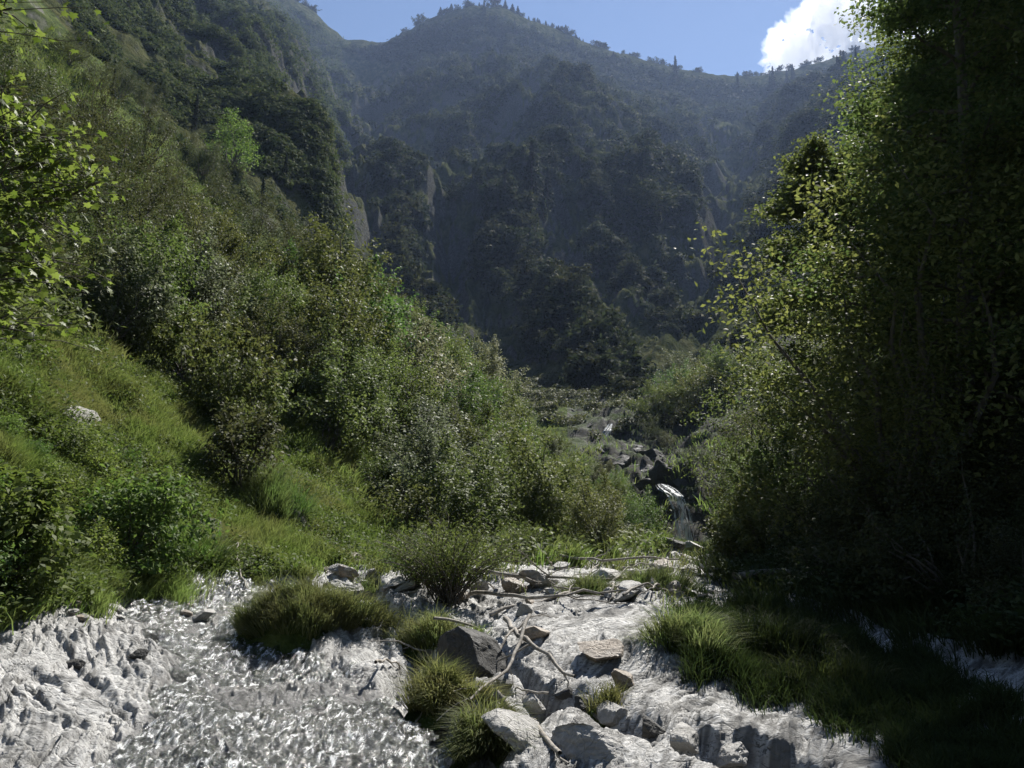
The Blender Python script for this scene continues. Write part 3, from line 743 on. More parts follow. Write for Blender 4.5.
boulder(205, 545, .40, .55, .22, 25, 'jagged grey outcrop running down the grass to the stream head', 'darkrock', (.3, .5, -.2), .35)
boulder(215, 560, .22, .2, .14, 28, 'broken rock below the jagged outcrop beside the stream head', 'rock', (.3, .3, .6), .35)
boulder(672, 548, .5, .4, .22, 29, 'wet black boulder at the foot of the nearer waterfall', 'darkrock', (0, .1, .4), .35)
boulder(700, 552, .45, .35, .2, 30, 'grey boulder between the waterfall foot and the shaded bank', 'rock', (0, .2, .1), .35)
for k, (x_, y_, s_) in enumerate([(606, 452, 1.3), (622, 462, 1.5), (640, 470, 1.2), (652, 482, 1.3), (632, 448, 1.7), (655, 455, 1.6), (590, 425, 1.6), (570, 410, 1.8), (625, 425, 1.8), (700, 500, .9), (712, 520, .8), (668, 470, 1.4), (690, 478, 1.2), (720, 480, 1.3), (700, 455, 1.6), (660, 520, .5), (650, 505, .6), (695, 535, .5)]):
    q_ = spot(x_, y_); s_ *= .72
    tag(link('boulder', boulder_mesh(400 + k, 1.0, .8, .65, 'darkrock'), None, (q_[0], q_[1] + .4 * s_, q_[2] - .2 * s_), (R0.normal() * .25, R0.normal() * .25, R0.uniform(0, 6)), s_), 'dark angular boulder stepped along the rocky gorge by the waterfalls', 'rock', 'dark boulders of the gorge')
rub = [boulder_mesh(60 + k, .13, .11, .06, 'rock' if k % 3 else 'brown', 4, 8) for k in range(6)]
for k in range(58):
    px, py = (R0.uniform(560, 712), R0.uniform(555, 600)) if k % 5 < 3 else ((R0.uniform(390, 560), R0.uniform(570, 640)) if k % 5 == 3 else (R0.uniform(320, 410), R0.uniform(560, 600)))
    p = spot(px, py); s = R0.uniform(.5, 1.7)
    tag(link('rock', rub[k % 6], None, (p[0], p[1], p[2] + .02 * s), (R0.uniform(-.5, .5), R0.uniform(-.5, .5), R0.uniform(0, 6)), s), 'small loose rock in the rubble between the driftwood and the bushy slope', 'rock', 'loose rocks in the stream rubble')
for k in range(26):
    p = spot(R0.uniform(70, 330), R0.uniform(578, 625)); s = R0.uniform(.4, 1.1)
    tag(link('rock', rub[k % 6], None, (p[0], p[1], p[2] + .02 * s), (R0.uniform(-.4, .4), R0.uniform(-.4, .4), R0.uniform(0, 6)), s), 'small loose rock along the foot of the grassy left bank', 'rock', 'loose rocks along the left bank')

for k, (x_, y_, s_) in enumerate([(590, 712, .10), (618, 722, .13), (652, 738, .12), (686, 752, .15), (566, 700, .09), (735, 764, .12), (505, 690, .10), (530, 712, .12), (415, 690, .09), (400, 640, .12), (386, 612, .12)]):
    boulder(x_, y_, s_ * 1.3, s_, s_ * .8, 500 + k, 'broken stone lodged in a dark cleft of the pale slabs', 'rock' if k % 2 else 'darkrock', (R0.normal() * .3, R0.normal() * .3, R0.uniform(0, 6)), .3, 'stones lodged in the clefts', 'stone')
def wood(pix, r0, r1, seed, label, lift=.05, forks=3, name='driftwood_branch'):
    P = np.array([spot(x, y) for x, y, *_ in pix]); P[:, 2] += [lift + (p[2] if len(p) > 2 else 0) for p in pix]
    o = P.mean(0)
    return tag(link(name, stick_mesh(P - o, r0, r1, seed, forks), None, tuple(o)), label, 'driftwood')
wood([(455, 578, .05), (520, 590, .12), (610, 588, .05)], .03, .012, 1, 'longest bleached branch lying across the rubble beside the flat white slab')
wood([(470, 600, .02), (540, 612, .1), (640, 602, .08)], .026, .01, 2, 'forked grey branch in front of the flat white slab')
wood([(490, 622, .02), (560, 600, .14), (600, 575, .1)], .022, .008, 3, 'thin branch slanting up across the middle of the driftwood')
wood([(505, 628, .04), (525, 655, .05), (575, 690, .05)], .026, .012, 4, 'grey branch lying down the crack beside the brown rock wedge')
wood([(530, 645, .2), (505, 690, .12), (470, 715, .05)], .018, .008, 6, 'dark stick leaning over the drooping grass tuft')
wood([(395, 735, .03), (430, 745, .06), (462, 740, .04)], .018, .008, 7, 'curved pale root at the left foot of the drooping grass tuft')
wood([(495, 715, .1), (520, 740, .06), (560, 768, .03)], .03, .014, 9, 'pale gnarled root running down from the grass tuft')
wood([(232, 560, .05), (238, 575, .12), (247, 596, .03)], .014, .007, 10, 'short bent stick at the stream head below the outcrop')
wood([(735, 590, .1), (780, 586, .1), (830, 590, .08)], .05, .04, 11, 'smooth grey log lying in the shade under the right bank', .08, 0, 'fallen_log')
wood([(560, 565, .1), (620, 572, .1), (690, 568, .08)], .022, .01, 12, 'thin dead branch along the back edge of the rubble')

TW = [stick_mesh([(-.3, 0, 0), (0, .04, .05), (.32, 0, 0)], .011, .004, 200 + k, 2) for k in range(5)]
for k in range(46):
    px, py = (R0.uniform(470, 710), R0.uniform(556, 604)) if k < 30 else ((R0.uniform(380, 570), R0.uniform(590, 700)) if k < 40 else (R0.uniform(170, 260), R0.uniform(530, 600)))
    p_ = spot(px, py); s = R0.uniform(.6, 1.6)
    tag(link('twig', TW[k % 5], None, (p_[0], p_[1], p_[2] + .05), (R0.normal() * .25, R0.normal() * .3, R0.uniform(0, 6.28)), s), 'short dry twig caught in the driftwood and rubble', 'twig', 'dry twigs in the rubble')
# ------------------------------------------------------------------ grass
def grass_obj(name, poly, n, L, Wd, mat, seed, lean=(.22, -.12, 0), bend=.5, spread=.4, thin=None):
    r = np.random.default_rng(seed); P = px_sample(poly, n, r, 22 if seed != 501 else 10); P = P[~np.isnan(P[:, 0])]
    if thin is not None: P = P[thin(P, r)]
    u = fbm(P[:, 0] * .8, P[:, 1] * .8, 3, seed)
    Ls = L * r.uniform(.5, 1.2, len(P)) * (1 + .5 * u); P = P - np.array([0, 0, .03])
    sc = np.clip(P[:, 1] / 10, .6, 2.6)
    return kind(link(name, mesh_np(name, *blades(P, Ls, Wd * np.maximum(1, sc), r, np.array(lean), bend, spread), M[mat])), 'stuff')
MEADOW = [(-60, 330), (30, 335), (100, 345), (150, 380), (205, 395), (235, 350), (280, 395), (330, 470), (410, 545), (440, 572), (330, 568), (260, 580), (200, 578), (140, 590), (60, 605), (0, 622), (-60, 640)]
def patchy(lo):
    return lambda P, r: fbm(P[:, 0] * .35, P[:, 1] * .35, 3, 21) + r.normal(size=len(P)) * .25 > lo
grass_obj('meadow_grass', MEADOW, 210000, .25, .010, 'grass', 501, (.16, -.10, 0), .5, .7)
grass_obj('meadow_grass', [(-60, 330), (-60, 640), (-300, 700), (-420, 500), (-300, 240)], 30000, .25, .010, 'grass', 508, (.16, -.10, 0), .5, .7)
UPPER = [(-40, 20), (60, 40), (140, 90), (190, 150), (250, 250), (300, 330), (420, 420), (560, 440), (660, 520), (668, 560), (560, 570), (430, 565), (330, 470), (240, 350), (100, 345), (-40, 330)]
grass_obj('slope_grass', UPPER, 100000, .45, .014, 'grass', 502, (.3, -.15, 0), .6, .4, patchy(-.15))
FOOT = [(-20, 560), (60, 560), (150, 560), (210, 585), (150, 595), (60, 606), (0, 628), (-20, 640)]
grass_obj('bank_grass', FOOT, 16000, .26, .010, 'grass', 503)
RUB = [(600, 545), (668, 545), (715, 560), (720, 580), (660, 590), (600, 585), (540, 580), (480, 585), (420, 570), (480, 560)]
grass_obj('bank_grass', RUB, 9000, .22, .010, 'tuft', 504, (.1, -.1, 0), .5, .5, patchy(.05))
SHADEB = [(665, 610), (720, 590), (800, 602), (868, 640), (955, 676), (1000, 702), (1045, 800), (935, 800), (885, 748), (795, 708), (705, 682), (668, 650)]
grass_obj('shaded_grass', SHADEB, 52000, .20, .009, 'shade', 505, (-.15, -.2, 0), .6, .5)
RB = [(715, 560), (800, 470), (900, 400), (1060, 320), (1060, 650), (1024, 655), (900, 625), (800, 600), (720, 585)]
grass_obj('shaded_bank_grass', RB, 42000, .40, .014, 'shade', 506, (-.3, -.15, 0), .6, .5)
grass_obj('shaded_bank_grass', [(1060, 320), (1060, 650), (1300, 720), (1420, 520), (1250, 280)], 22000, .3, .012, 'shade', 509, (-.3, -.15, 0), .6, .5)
GORGE = [(600, 440), (640, 400), (720, 390), (780, 400), (770, 540), (720, 545), (700, 470), (640, 470)]
grass_obj('gorge_grass', GORGE, 2600, .6, .02, 'grass', 507, (-.1, -.2, 0), .6, .5, patchy(.1))

def herbs(name, poly, n, hw, per, lsz, mat, seed, lo):
    r = np.random.default_rng(seed); P = px_sample(poly, n, r); P = P[~np.isnan(P[:, 0])]; P = P[fbm(P[:, 0] * .5, P[:, 1] * .5, 3, seed) + r.normal(size=len(P)) * .2 > lo]
    k = len(P); C = P[:, None] + r.normal(size=(k, per, 3)) * hw * np.array([1, 1, .6]) + np.array([0, 0, hw])
    N = unit(np.array([.1, -.1, .9]) + r.normal(size=C.shape) * .5); L = lsz * r.uniform(.5, 1.4, k * per)
    return kind(link(name, mesh_np(name, *leaf_quads(C.reshape(-1, 3), N.reshape(-1, 3), L, L * .5, r), M[mat])), 'stuff')
herbs('meadow_herbs', MEADOW, 15000, .10, 14, .055, 'herb', 521, .0)
herbs('slope_herbs', UPPER, 9000, .22, 16, .10, 'alder', 522, -.1)
herbs('bank_herbs', RB, 5000, .16, 14, .08, 'shade', 523, -.2)
def tuft(px, py, rx, ry, hgt, L, n, seed, label, mat='tuft', lean=(0, -.1, 0), mound=True, name='grass_tuft'):
    r = np.random.default_rng(seed); p = spot(px, py); o = root(name, p)
    a = r.uniform(0, 2 * math.pi, n); d = np.sqrt(r.random(n)); lob = 1 + .25 * np.sin(a * 3 + seed) + .15 * np.sin(a * 5 + 2 * seed)
    x = np.cos(a) * d * rx * lob; y = np.sin(a) * d * ry * lob; z = hgt * np.clip(1 - d ** 2, 0, 1) * (1 + .2 * fbm(x * 4, y * 4, 2, seed)) - .05
    z = z + .25 * hgt * fbm(x * 5, y * 5, 2, seed + 1); clump = np.stack([fbm(x * 6, y * 6, 2, seed + 4), fbm(x * 6 + 9, y * 6, 2, seed + 5), 0 * x], 1)
    ln = np.stack([x / rx, y / ry, 0 * x], 1) * .6 + clump * .7 + np.array(lean)
    link('blades', mesh_np('tuft_blades', *blades(np.stack([x, y, z], 1), L * r.uniform(.45, 1.5, n) * (1 + .35 * fbm(x * 4, y * 4, 2, seed + 8)), .008, r, ln, .8, .45), M[mat]), o)
    if mound:
        g = np.linspace(-1.25, 1.25, 40); U, W = np.meshgrid(g, g); dd = np.hypot(U, W); aa = np.arctan2(W, U); lb = 1 + .25 * np.sin(aa * 3 + seed) + .15 * np.sin(aa * 5 + 2 * seed)
        Z = hgt * (1 - dd ** 2) - .07 + .03 * fbm(U * 3, W * 3, 3, seed); Z = np.maximum(Z, -.35)
        I = np.arange(U.size).reshape(U.shape); f = np.stack([I[:-1, :-1], I[:-1, 1:], I[1:, 1:], I[1:, :-1]], -1).reshape(-1, 4)
        link('soil_mound', mesh_np('soil_mound', np.stack([U * rx * lb, W * ry * lb, Z], -1).reshape(-1, 3), f, M['hill']), o)
    return tag(o, label, 'grass tuft')
tuft(306, 626, .66, .40, .26, .24, 9000, 1, 'rounded green grass tuft on the rock between stream and boulders')
tuft(446, 702, .27, .22, .13, .22, 3000, 2, 'yellowish grass tuft in front of the dark boulder', lean=(.15, -.35, 0))
tuft(486, 746, .19, .26, .12, .27, 2600, 3, 'drooping long grass tuft at the lower edge beside the pale root', lean=(.15, -.55, 0))
tuft(440, 640, .30, .16, .12, .2, 1600, 14, 'dry grass tuft growing along the top of the dark boulder')
tuft(415, 648, .22, .22, .14, .26, 1300, 4, 'dry wispy grass tuft left of the dark boulder')
tuft(690, 650, .30, .30, .16, .26, 2600, 5, 'half shaded grass tuft at the right of the bright slab', 'tuft')
tuft(610, 706, .13, .12, .06, .16, 500, 6, 'tiny grass tuft in the crack under the brown rock')
tuft(590, 594, .30, .25, .10, .20, 1700, 7, 'low grass tuft between driftwood and bright slab')
tuft(655, 588, .40, .3, .12, .22, 2000, 8, 'wide grass tuft at the right end of the rubble')
tuft(370, 600, .30, .25, .14, .25, 1300, 9, 'small grass tuft right of the rounded green tuft')
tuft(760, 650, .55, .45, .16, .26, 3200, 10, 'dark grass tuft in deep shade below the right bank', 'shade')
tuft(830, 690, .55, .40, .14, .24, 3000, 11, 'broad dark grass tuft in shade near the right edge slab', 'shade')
tuft(265, 515, .55, .45, .5, .40, 3200, 12, 'bluish green grassy hummock on the sunny slope below the thicket', 'grass')
tuft(160, 560, .6, .4, .25, .34, 2200, 13, 'grass tuft under the leafy shrub on the left bank', 'grass')

# wispy green shrub at the middle
def wispy(seed, h, rx, nst, nl):
    r = np.random.default_rng(seed); st = []; P = []; 
    for k in range(nst):
        a = r.uniform(0, 6.28); q = r.random() ** .5
        t_, pp = limb(r.normal(size=3) * .06 * np.array([1, 1, 0]), (math.cos(a) * rx * q, math.sin(a) * rx * q, h * r.uniform(.6, 1.0) * (1.05 - .45 * q)), .009, .002, r, 7, .06, .12, 4); st.append(t_)
        f = np.clip(r.uniform(.25, 1, nl // nst), 0, .999) * 6; i = f.astype(int); g = (f - i)[:, None]
        P.append(pp[i] * (1 - g) + pp[i + 1] * g + r.normal(size=(len(f), 3)) * .045)
    P = np.concatenate(P); N = unit(r.normal(size=P.shape) + np.array([0, 0, .4])); 
    return mesh_np('shrub_foliage', *leaf_quads(P, N, .045, .012, r), M['alderb']), mesh_np('shrub_stem', *join(st), M['bark'])
put_plant('willow_shrub', wispy(5, 1.2, .95, 120, 10000), spot(448, 604), 0, 1, 'wispy fine twigged willow shrub at the back of the rock slabs', 'shrub')
put_plant('willow_shrub', wispy(6, .8, .5, 50, 4000), spot(520, 560), 1, 1, 'smaller wispy willow shrub right behind the driftwood', 'shrub')
put_plant('willow_shrub', wispy(7, .7, .45, 45, 3600), spot(415, 585), 2, 1, 'low wispy willow shrub left of the larger wispy one', 'shrub')

# ------------------------------------------------------------------ shrubs of the left hillside
ALD = [shrub_meshes(s, 2.2, 1.25, 10000, .08, .52, 64, m) for s, m in ((1, 'alder'), (2, 'alderb'), (3, 'alder'), (4, 'willow'), (5, 'alderb'))]
DRK = [shrub_meshes(s, 2.0, 1.2, 5200, .075, .5, 56, 'darkleaf') for s in (11, 12, 13)]
HRB = [shrub_meshes(s, .9, .6, 2200, .075, .5, 40, 'herb', .3) for s in (21, 22, 23)]
BIGL = [shrub_meshes(s, 2.2, 1.2, 2600, .14, .55, 44, 'alder') for s in (31, 32)]
def scatter_shrubs(name, meshes, poly, n, smin, smax, label, cat, group, seed, mind=.75, sy=None):
    r = np.random.default_rng(seed); P = px_sample(poly, n * 14, r); P = P[~np.isnan(P[:, 0])]; keep = []
    for p in P:
        s = r.uniform(smin, smax)
        if all(math.hypot(p[0] - k[0][0], p[1] - k[0][1]) > mind * (s + k[1]) * .5 for k in keep):
            keep.append((p, s))
            if len(keep) >= n: break
    for i, (p, s) in enumerate(keep):
        sc = (s * r.uniform(.85, 1.15), s * r.uniform(.85, 1.15), s * r.uniform(.8, 1.2))
        put_plant(name, meshes[i % len(meshes)], (p[0], p[1], p[2] - .12 * s), r.uniform(0, 6.28), sc, label, cat, group, tilt=(r.normal() * .08, .14 + r.normal() * .08))
    return keep
THICK = [(345, 320), (400, 355), (450, 395), (520, 435), (520, 500), (520, 555), (480, 562), (440, 545), (410, 510), (370, 475), (335, 445), (345, 400), (300, 330), (320, 300)]
scatter_shrubs('alder_shrub', ALD, THICK, 40, .75, 1.25, 'leafy alder shrub in the thicket on the crest left of the gorge', 'shrub', 'alder shrubs of the crest thicket', 601, .85)
LOWT = [(500, 430), (585, 468), (628, 505), (646, 548), (560, 560), (500, 545), (490, 480)]
scatter_shrubs('alder_shrub', ALD, LOWT, 46, .38, .72, 'low alder shrub on the slope that drops to the nearer waterfall', 'shrub', 'low alder shrubs above the waterfall', 611, .8)
CREST = [(300, 275), (345, 300), (400, 345), (470, 395), (520, 425), (480, 430), (400, 385), (330, 330)]
scatter_shrubs('alder_shrub', ALD, CREST, 13, 1.0, 1.4, 'tall alder shrub standing on the skyline of the thicket', 'shrub', 'tall alder shrubs of the crest', 602, .8)
for k_, (x_, y_, s_, lb_) in enumerate([(318, 345, 1.9, 'tallest alder shrub, topmost on the crest above the dark hollow'), (362, 385, 1.8, 'big alder shrub on the right side of the dark hollow'), (330, 395, 1.5, 'alder shrub overhanging the dark hollow of the slope'), (410, 425, 1.6, 'big rounded alder shrub in the middle of the thicket'), (470, 470, 1.3, 'rounded alder shrub low in the middle of the thicket'), (272, 385, 1.0, 'added very dark shrub standing in for the shade of the slope hollow'), (300, 402, .9, 'added dark shrub standing in for shade at the lower edge of the hollow')]):
    put_plant('alder_shrub', ALD[k_ % 5] if k_ < 5 else DRK[k_ - 5], spot(x_, y_), k_ * 1.3, s_, lb_, 'shrub', None)  # last two are added dark shrubs, their colour standing in for the hollow's shade
EDGE = [(330, 430), (400, 500), (440, 550), (410, 545), (350, 490), (300, 440), (240, 430), (250, 480), (230, 470), (215, 420), (150, 370), (100, 330), (200, 320), (260, 350)]
scatter_shrubs('bush', BIGL, EDGE, 24, .4, .8, 'broad leaved bush at the upper edge of the sunny meadow', 'shrub', 'bushes along the meadow edge', 603, .8)
UPP = [(60, 60), (140, 70), (200, 130), (260, 200), (320, 270), (300, 300), (260, 340), (200, 330), (100, 320), (20, 300), (0, 200), (0, 80)]
scatter_shrubs('mountain_bush', DRK, UPP, 62, .6, 1.3, 'dark bush on the steep rocky upper left hillside', 'shrub', 'bushes of the upper left hillside', 604, .7)
scatter_shrubs('alder_shrub', ALD, [(70, 270), (200, 270), (300, 330), (260, 350), (160, 350), (60, 340)], 13, .6, 1.1, 'sunlit alder shrub in the belt above the meadow', 'shrub', 'alder belt above the meadow', 605, .8)
LOWL = [(-40, 430), (60, 440), (130, 470), (190, 520), (215, 560), (160, 575), (90, 580), (0, 600), (-40, 610)]
scatter_shrubs('herb_bush', HRB, LOWL, 34, .28, .6, 'low green leafy bush at the foot of the left slope', 'shrub', 'leafy bushes at the left slope foot', 606, .6)
put_plant('leafy_shrub', shrub_meshes(41, .95, .7, 4200, .075, .5, 46, 'herb', .26), spot(125, 575), 1, 1, 'large leafy shrub with a dark hollow beneath on the left bank', 'shrub')
put_plant('leafy_shrub', shrub_meshes(42, 1.0, .5, 4200, .08, .5, 40, 'herb', .26), spot(8, 600), 1, 1, 'bright green shrub at the left edge beside the pale slab', 'shrub')
put_plant('round_bush', shrub_meshes(43, 1.4, .8, 3500, .09, .5, 40, 'darkleaf', .26), spot(240, 500), 1, 1, 'dark green round bush standing alone in the meadow', 'shrub')
put_plant('round_bush', shrub_meshes(44, 6.0, 2.6, 4500, .20, .6, 50, 'herb', .22), spot(232, 175), 1, 1, 'bright round little tree on the shaded upper left hillside', 'tree')
# gorge and right bank
scatter_shrubs('gorge_bush', ALD, [(640, 405), (700, 395), (760, 370), (760, 420), (700, 420), (650, 425)], 9, 1.3, 2.2, 'sunlit bush on the rim right of the gorge', 'shrub', 'bushes on the gorge rim', 607, .8)
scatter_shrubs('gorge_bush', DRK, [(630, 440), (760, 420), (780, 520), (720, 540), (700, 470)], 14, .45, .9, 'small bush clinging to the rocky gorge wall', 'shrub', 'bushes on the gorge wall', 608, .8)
scatter_shrubs('bank_bush', BIGL, [(735, 510), (770, 500), (780, 560), (735, 572)], 8, .5, .9, 'bush catching sun at the foot of the shaded bank', 'shrub', 'bushes at the bank foot', 609, .7)
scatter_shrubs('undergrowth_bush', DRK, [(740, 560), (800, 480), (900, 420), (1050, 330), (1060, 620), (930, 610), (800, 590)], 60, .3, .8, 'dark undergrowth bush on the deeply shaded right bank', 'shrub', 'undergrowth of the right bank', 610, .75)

UND = [shrub_meshes(s, 5.0, 2.1, 9500, .09, .55, 70, 'tree', .22) for s in (81, 82, 83)]
def sapling(x, y, s, k):
    z = float(H(np.array([x]), np.array([y]))[0])
    put_plant('young_tree', UND[k % 3], (x, y, z - .2), k * 1.7, s, 'young leafy tree in the dark understory of the right bank wood', 'tree', 'young trees under the right bank wood')
rs = np.random.default_rng(88)
for k, (x, y) in enumerate([(7.6, 12.9), (5.9, 11.4), (5.2, 10.9), (7.8, 11.4), (6.0, 20.5), (7.2, 17.6), (8.4, 15.2), (9.6, 13.2), (8.3, 21.5), (9.6, 18.6), (11.0, 16.6), (12.0, 18.6), (10.4, 23), (13.2, 21), (12.2, 25), (14.4, 23.6), (15.4, 20.4), (16.5, 25), (14.0, 29), (18, 29), (11.2, 29), (16, 33), (19.5, 33), (13.4, 34), (21, 27), (8.6, 26)]):
    sapling(x, y, [1.15, 1.15, .72, 1.1][k] if k < 4 else rs.uniform(.55, .95) * (1.25 if y > 22 else .85), k)
# ------------------------------------------------------------------ trees on the right bank
def big_tree(name, seed, x, y, hgt, rad, n_limb, n_leaf, leaf, label, lean=(0, 0), first=.16, prof=None, br=.16):
    pr = prof or (lambda q: rad * min(1, (q + .12) / .3) * max(.02, 1 - q * .97) ** .55)
    z = float(H(np.array([x]), np.array([y]))[0])
    ms = tree_meshes(seed, hgt, br, pr, n_limb, n_leaf, leaf, 'tree', lean, first)
    o = root(name, (x, y, z - .15))
    link('trunk', ms[0], o); b = link('branches', ms[1], o); link('crown', ms[2], o)
    return tag(o, label, 'tree')
big_tree('beech_tree', 1, 10.4, 16.0, 14.0, 3.4, 50, 60000, .098, 'tall leafy tree nearest the gorge on the right bank', (-.2, 0), .1)
big_tree('beech_tree', 2, 12.6, 15.0, 15.0, 3.8, 50, 58000, .098, 'tall dark tree at the right edge of the picture', (0, 0))
big_tree('beech_tree', 3, 8.1, 18.6, 8.3, 3.0, 50, 48000, .098, 'shorter bushy tree with sunlit left side above the gorge', (-.3, 0), .08)
big_tree('beech_tree', 8, 10.9, 18.4, 9.0, 3.0, 56, 64000, .1, 'middle tree filling the gap between the bushy tree and the tall front tree', (0, 0), .06)
big_tree('beech_tree', 9, 6.9, 12.2, 12.0, 2.6, 46, 42000, .085, 'slender dark tree low on the right bank throwing the deep shade', (.5, .2), .1)
big_tree('beech_tree', 10, 7.8, 5.4, 11.5, 3.2, 44, 34000, .095, 'unseen wide tree added outside the lower right corner to block skylight', (-.3, 0), .25)  # unseen, added to keep skylight off the right-hand slabs
big_tree('beech_tree', 4, 12.3, 21.5, 16.0, 3.8, 40, 20000, .11, 'tall tree standing behind the two front trees on the right bank', (.3, 0))
big_tree('beech_tree', 5, 16.5, 19.0, 16.0, 4.4, 40, 18000, .11, 'broad tree beyond the right edge of the bank', (0, 0))
big_tree('beech_tree', 6, 9.3, 9.3, 12.0, 3.6, 40, 30000, .095, 'leaning tree outside the right edge shading the slabs', (-.4, 0), .25)
big_tree('beech_tree', 7, 17.0, 27.0, 15.0, 4.6, 36, 15000, .12, 'rear tree high on the right bank behind the front trees', (0, 0))
# ------------------------------------------------------------------ maple at the left edge
def maple_leaf_shape():
    pts = [(0, 0), (.16, -.10), (.44, -.06), (.30, .12), (.56, .34), (.26, .36), (.22, .52), (.10, .50), (0, .95)]
    return np.array(pts + [(-x, y) for x, y in pts[-2:0:-1]])
def maple(seed, x, y, label):
    r = np.random.default_rng(seed); z = float(H(np.array([x]), np.array([y]))[0]); o = root('maple_tree', (x, y, z - .1))
    top = 8.5; q = np.linspace(0, 1, 10); TP = np.stack([.5 * q ** 2, .2 * np.sin(q * 4), q * top], 1)
    link('trunk', mesh_np('maple_trunk', *tube(TP, .14 * (1 - .85 * q), 9), M['bark']), o)
    br, A = [], []
    targets = MAPLE_T
    for px, py, Y, rad, nl in targets:
        s, t = to_st(px, py); tgt = np.array([s * Y, Y, EYE + t * Y]) - np.array([x, y, z - .1])
        h0 = np.clip((tgt[2] - .9) / top, .1, .95); p0 = np.array([np.interp(h0, q, TP[:, k]) for k in range(3)])
        t_, P = limb(p0, tgt, .035, .008, r, 8, .05, .06); br.append(t_)
        for k in range(max(3, nl // 14)):
            f = r.uniform(.45, 1.0); b0 = np.array([np.interp(f, np.linspace(0, 1, 8), P[:, j]) for j in range(3)])
            b1 = tgt + r.normal(size=3) * rad * np.array([.75, .6, .55])
            t2, P2 = limb(b0, b1, .009, .003, r, 5, .07, .04, 4); br.append(t2)
            for m in range(14):
                g = r.uniform(.3, 1.0); A.append(np.array([np.interp(g, np.linspace(0, 1, 5), P2[:, j]) for j in range(3)]) + r.normal(size=3) * .07)
    link('branches', mesh_np('maple_branches', *join(br), M['bark']), o)
    A = np.array(A); n = len(A); sh = maple_leaf_shape(); m = len(sh)
    N = unit(np.array([.15, -.15, .8]) + r.normal(size=(n, 3)) * .45); T = unit(np.cross(N, r.normal(size=(n, 3)))); T[:, 2] -= .5; T = unit(T); B = unit(np.cross(N, T)); Nn = np.cross(T, B)
    sz = r.uniform(.05, .10, n)[:, None, None]
    cup = -.18 * (sh[:, 0] ** 2)[None, :, None] - .12 * (sh[:, 1] ** 2)[None, :, None]
    V = A[:, None] + sz * (B[:, None] * sh[None, :, :1] + T[:, None] * sh[None, :, 1:] + Nn[:, None] * cup)
    V = np.concatenate([V, (A[:, None] + sz * (T[:, None] * .25))], 1)
    k = np.arange(m); tri = np.stack([k, (k + 1) % m, np.full(m, m)], 1)
    F = (np.arange(n)[:, None, None] * (m + 1) + tri[None]).reshape(-1, 3)
    link('crown', mesh_np('maple_crown', V.reshape(-1, 3), F, M['maple'], False), o)
    return tag(o, label, 'tree')
MAPLE_T = [(12, 8, 6.6, .38, 260), (-40, -10, 6.2, .6, 160), (20, 130, 6.6, .42, 380), (66, 160, 6.8, .32, 320), (62, 205, 7.0, .34, 320), (10, 190, 6.3, .5, 420), (25, 240, 6.4, .40, 330), (-20, 285, 6.0, .5, 260), (100, 182, 6.9, .16, 110), (40, 268, 6.6, .3, 200), (15, 330, 6.2, .22, 100), (-60, 120, 6.4, .8, 240), (-120, 40, 6.4, .9, 240), (-100, 220, 6.2, .8, 200), (55, 325, 7.2, .3, 110), (20, 90, 6.8, .25, 140)]
maple(3, -6.4, 6.6, 'maple tree with big bright lobed leaves overhanging the left edge')

# ------------------------------------------------------------------ conifers
SPR = [spruce_meshes(s, 10, 2.2, 2600, .5) for s in (1, 2, 3)]
def spruce(px, py, hpx, label, group=None, k=0):
    p = at(px, py)
    if np.isnan(p[0]): return
    d = p[1] * cp + (p[2] - EYE) * sp; hgt = hpx / FPX * d * 1.15
    put_plant('spruce_tree', SPR[k % 3], (p[0], p[1], p[2] - .02 * hgt), k * 1.3, (hgt / 10 * (.8 + .05 * (k % 4)),) * 2 + (hgt / 10,), label, 'spruce', group, ('trunk', 'crown'))
for i, (x, y, h) in enumerate([(200, 235, 30), (285, 185, 30), (195, 130, 34), (175, 265, 36), (112, 100, 30), (262, 205, 26)]):
    spruce(x, y, h, ['dark spruce above the leafy belt on the left hillside', 'slender dark spruce under the left cliff edge', 'dark spruce on the upper left hillside beside the bright round tree', 'broad spruce in the dark patch above the meadow', 'spruce among the rocks at the far upper left', 'small spruce right of the bright round tree'][i], None, i)

# ------------------------------------------------------------------ mountain cover: individual shrubs and trees, then the rest as one mass
FARS = [shrub_meshes(s, 3.6, 2.6, 420, .75, .55, 30, 'far', .2) for s in (51, 52, 53, 54)]
def far_cover(poly, n, r):
    P = px_sample(poly, n, r); return P[~np.isnan(P[:, 0])]
MT = [(345, 60), (430, 25), (485, 18), (560, 45), (680, 78), (760, 90), (850, 65), (850, 200), (760, 300), (745, 380), (620, 400), (560, 380), (430, 300), (350, 240)]
def dens(P, r, lo=-.05):
    x, y = P[:, 0], P[:, 1]; e = 5 + y * .035
    cv = (H(x, y) - .5 * (H(x - e, y) + H(x + e, y))) / e
    return 1.3 * np.clip(cv, -.6, .6) + .6 * fbm(x / 34, y / 40, 3, 71) + r.normal(size=len(P)) * .12 > lo
r = np.random.default_rng(701)
P = far_cover([(345, 260), (430, 150), (540, 130), (640, 140), (700, 200), (800, 170), (850, 200), (760, 320), (730, 385), (620, 400), (540, 385), (430, 330), (360, 300)], 900, r)
P = P[dens(P, r, .05)]; P = P[np.argsort(P[:, 1])][:290]
for i, p in enumerate(P):
    s = (.55 + p[1] / 420) * r.uniform(.6, 1.35)
    put_plant('mountain_shrub', FARS[i % 4], (p[0], p[1], p[2] - .25 * s), r.uniform(0, 6.28), (s * r.uniform(.8, 1.2), s * r.uniform(.8, 1.2), s * r.uniform(.7, 1.3)), 'dwarf shrub on the shaded spurs of the far mountain', 'shrub', 'shrubs on the far mountain spurs')
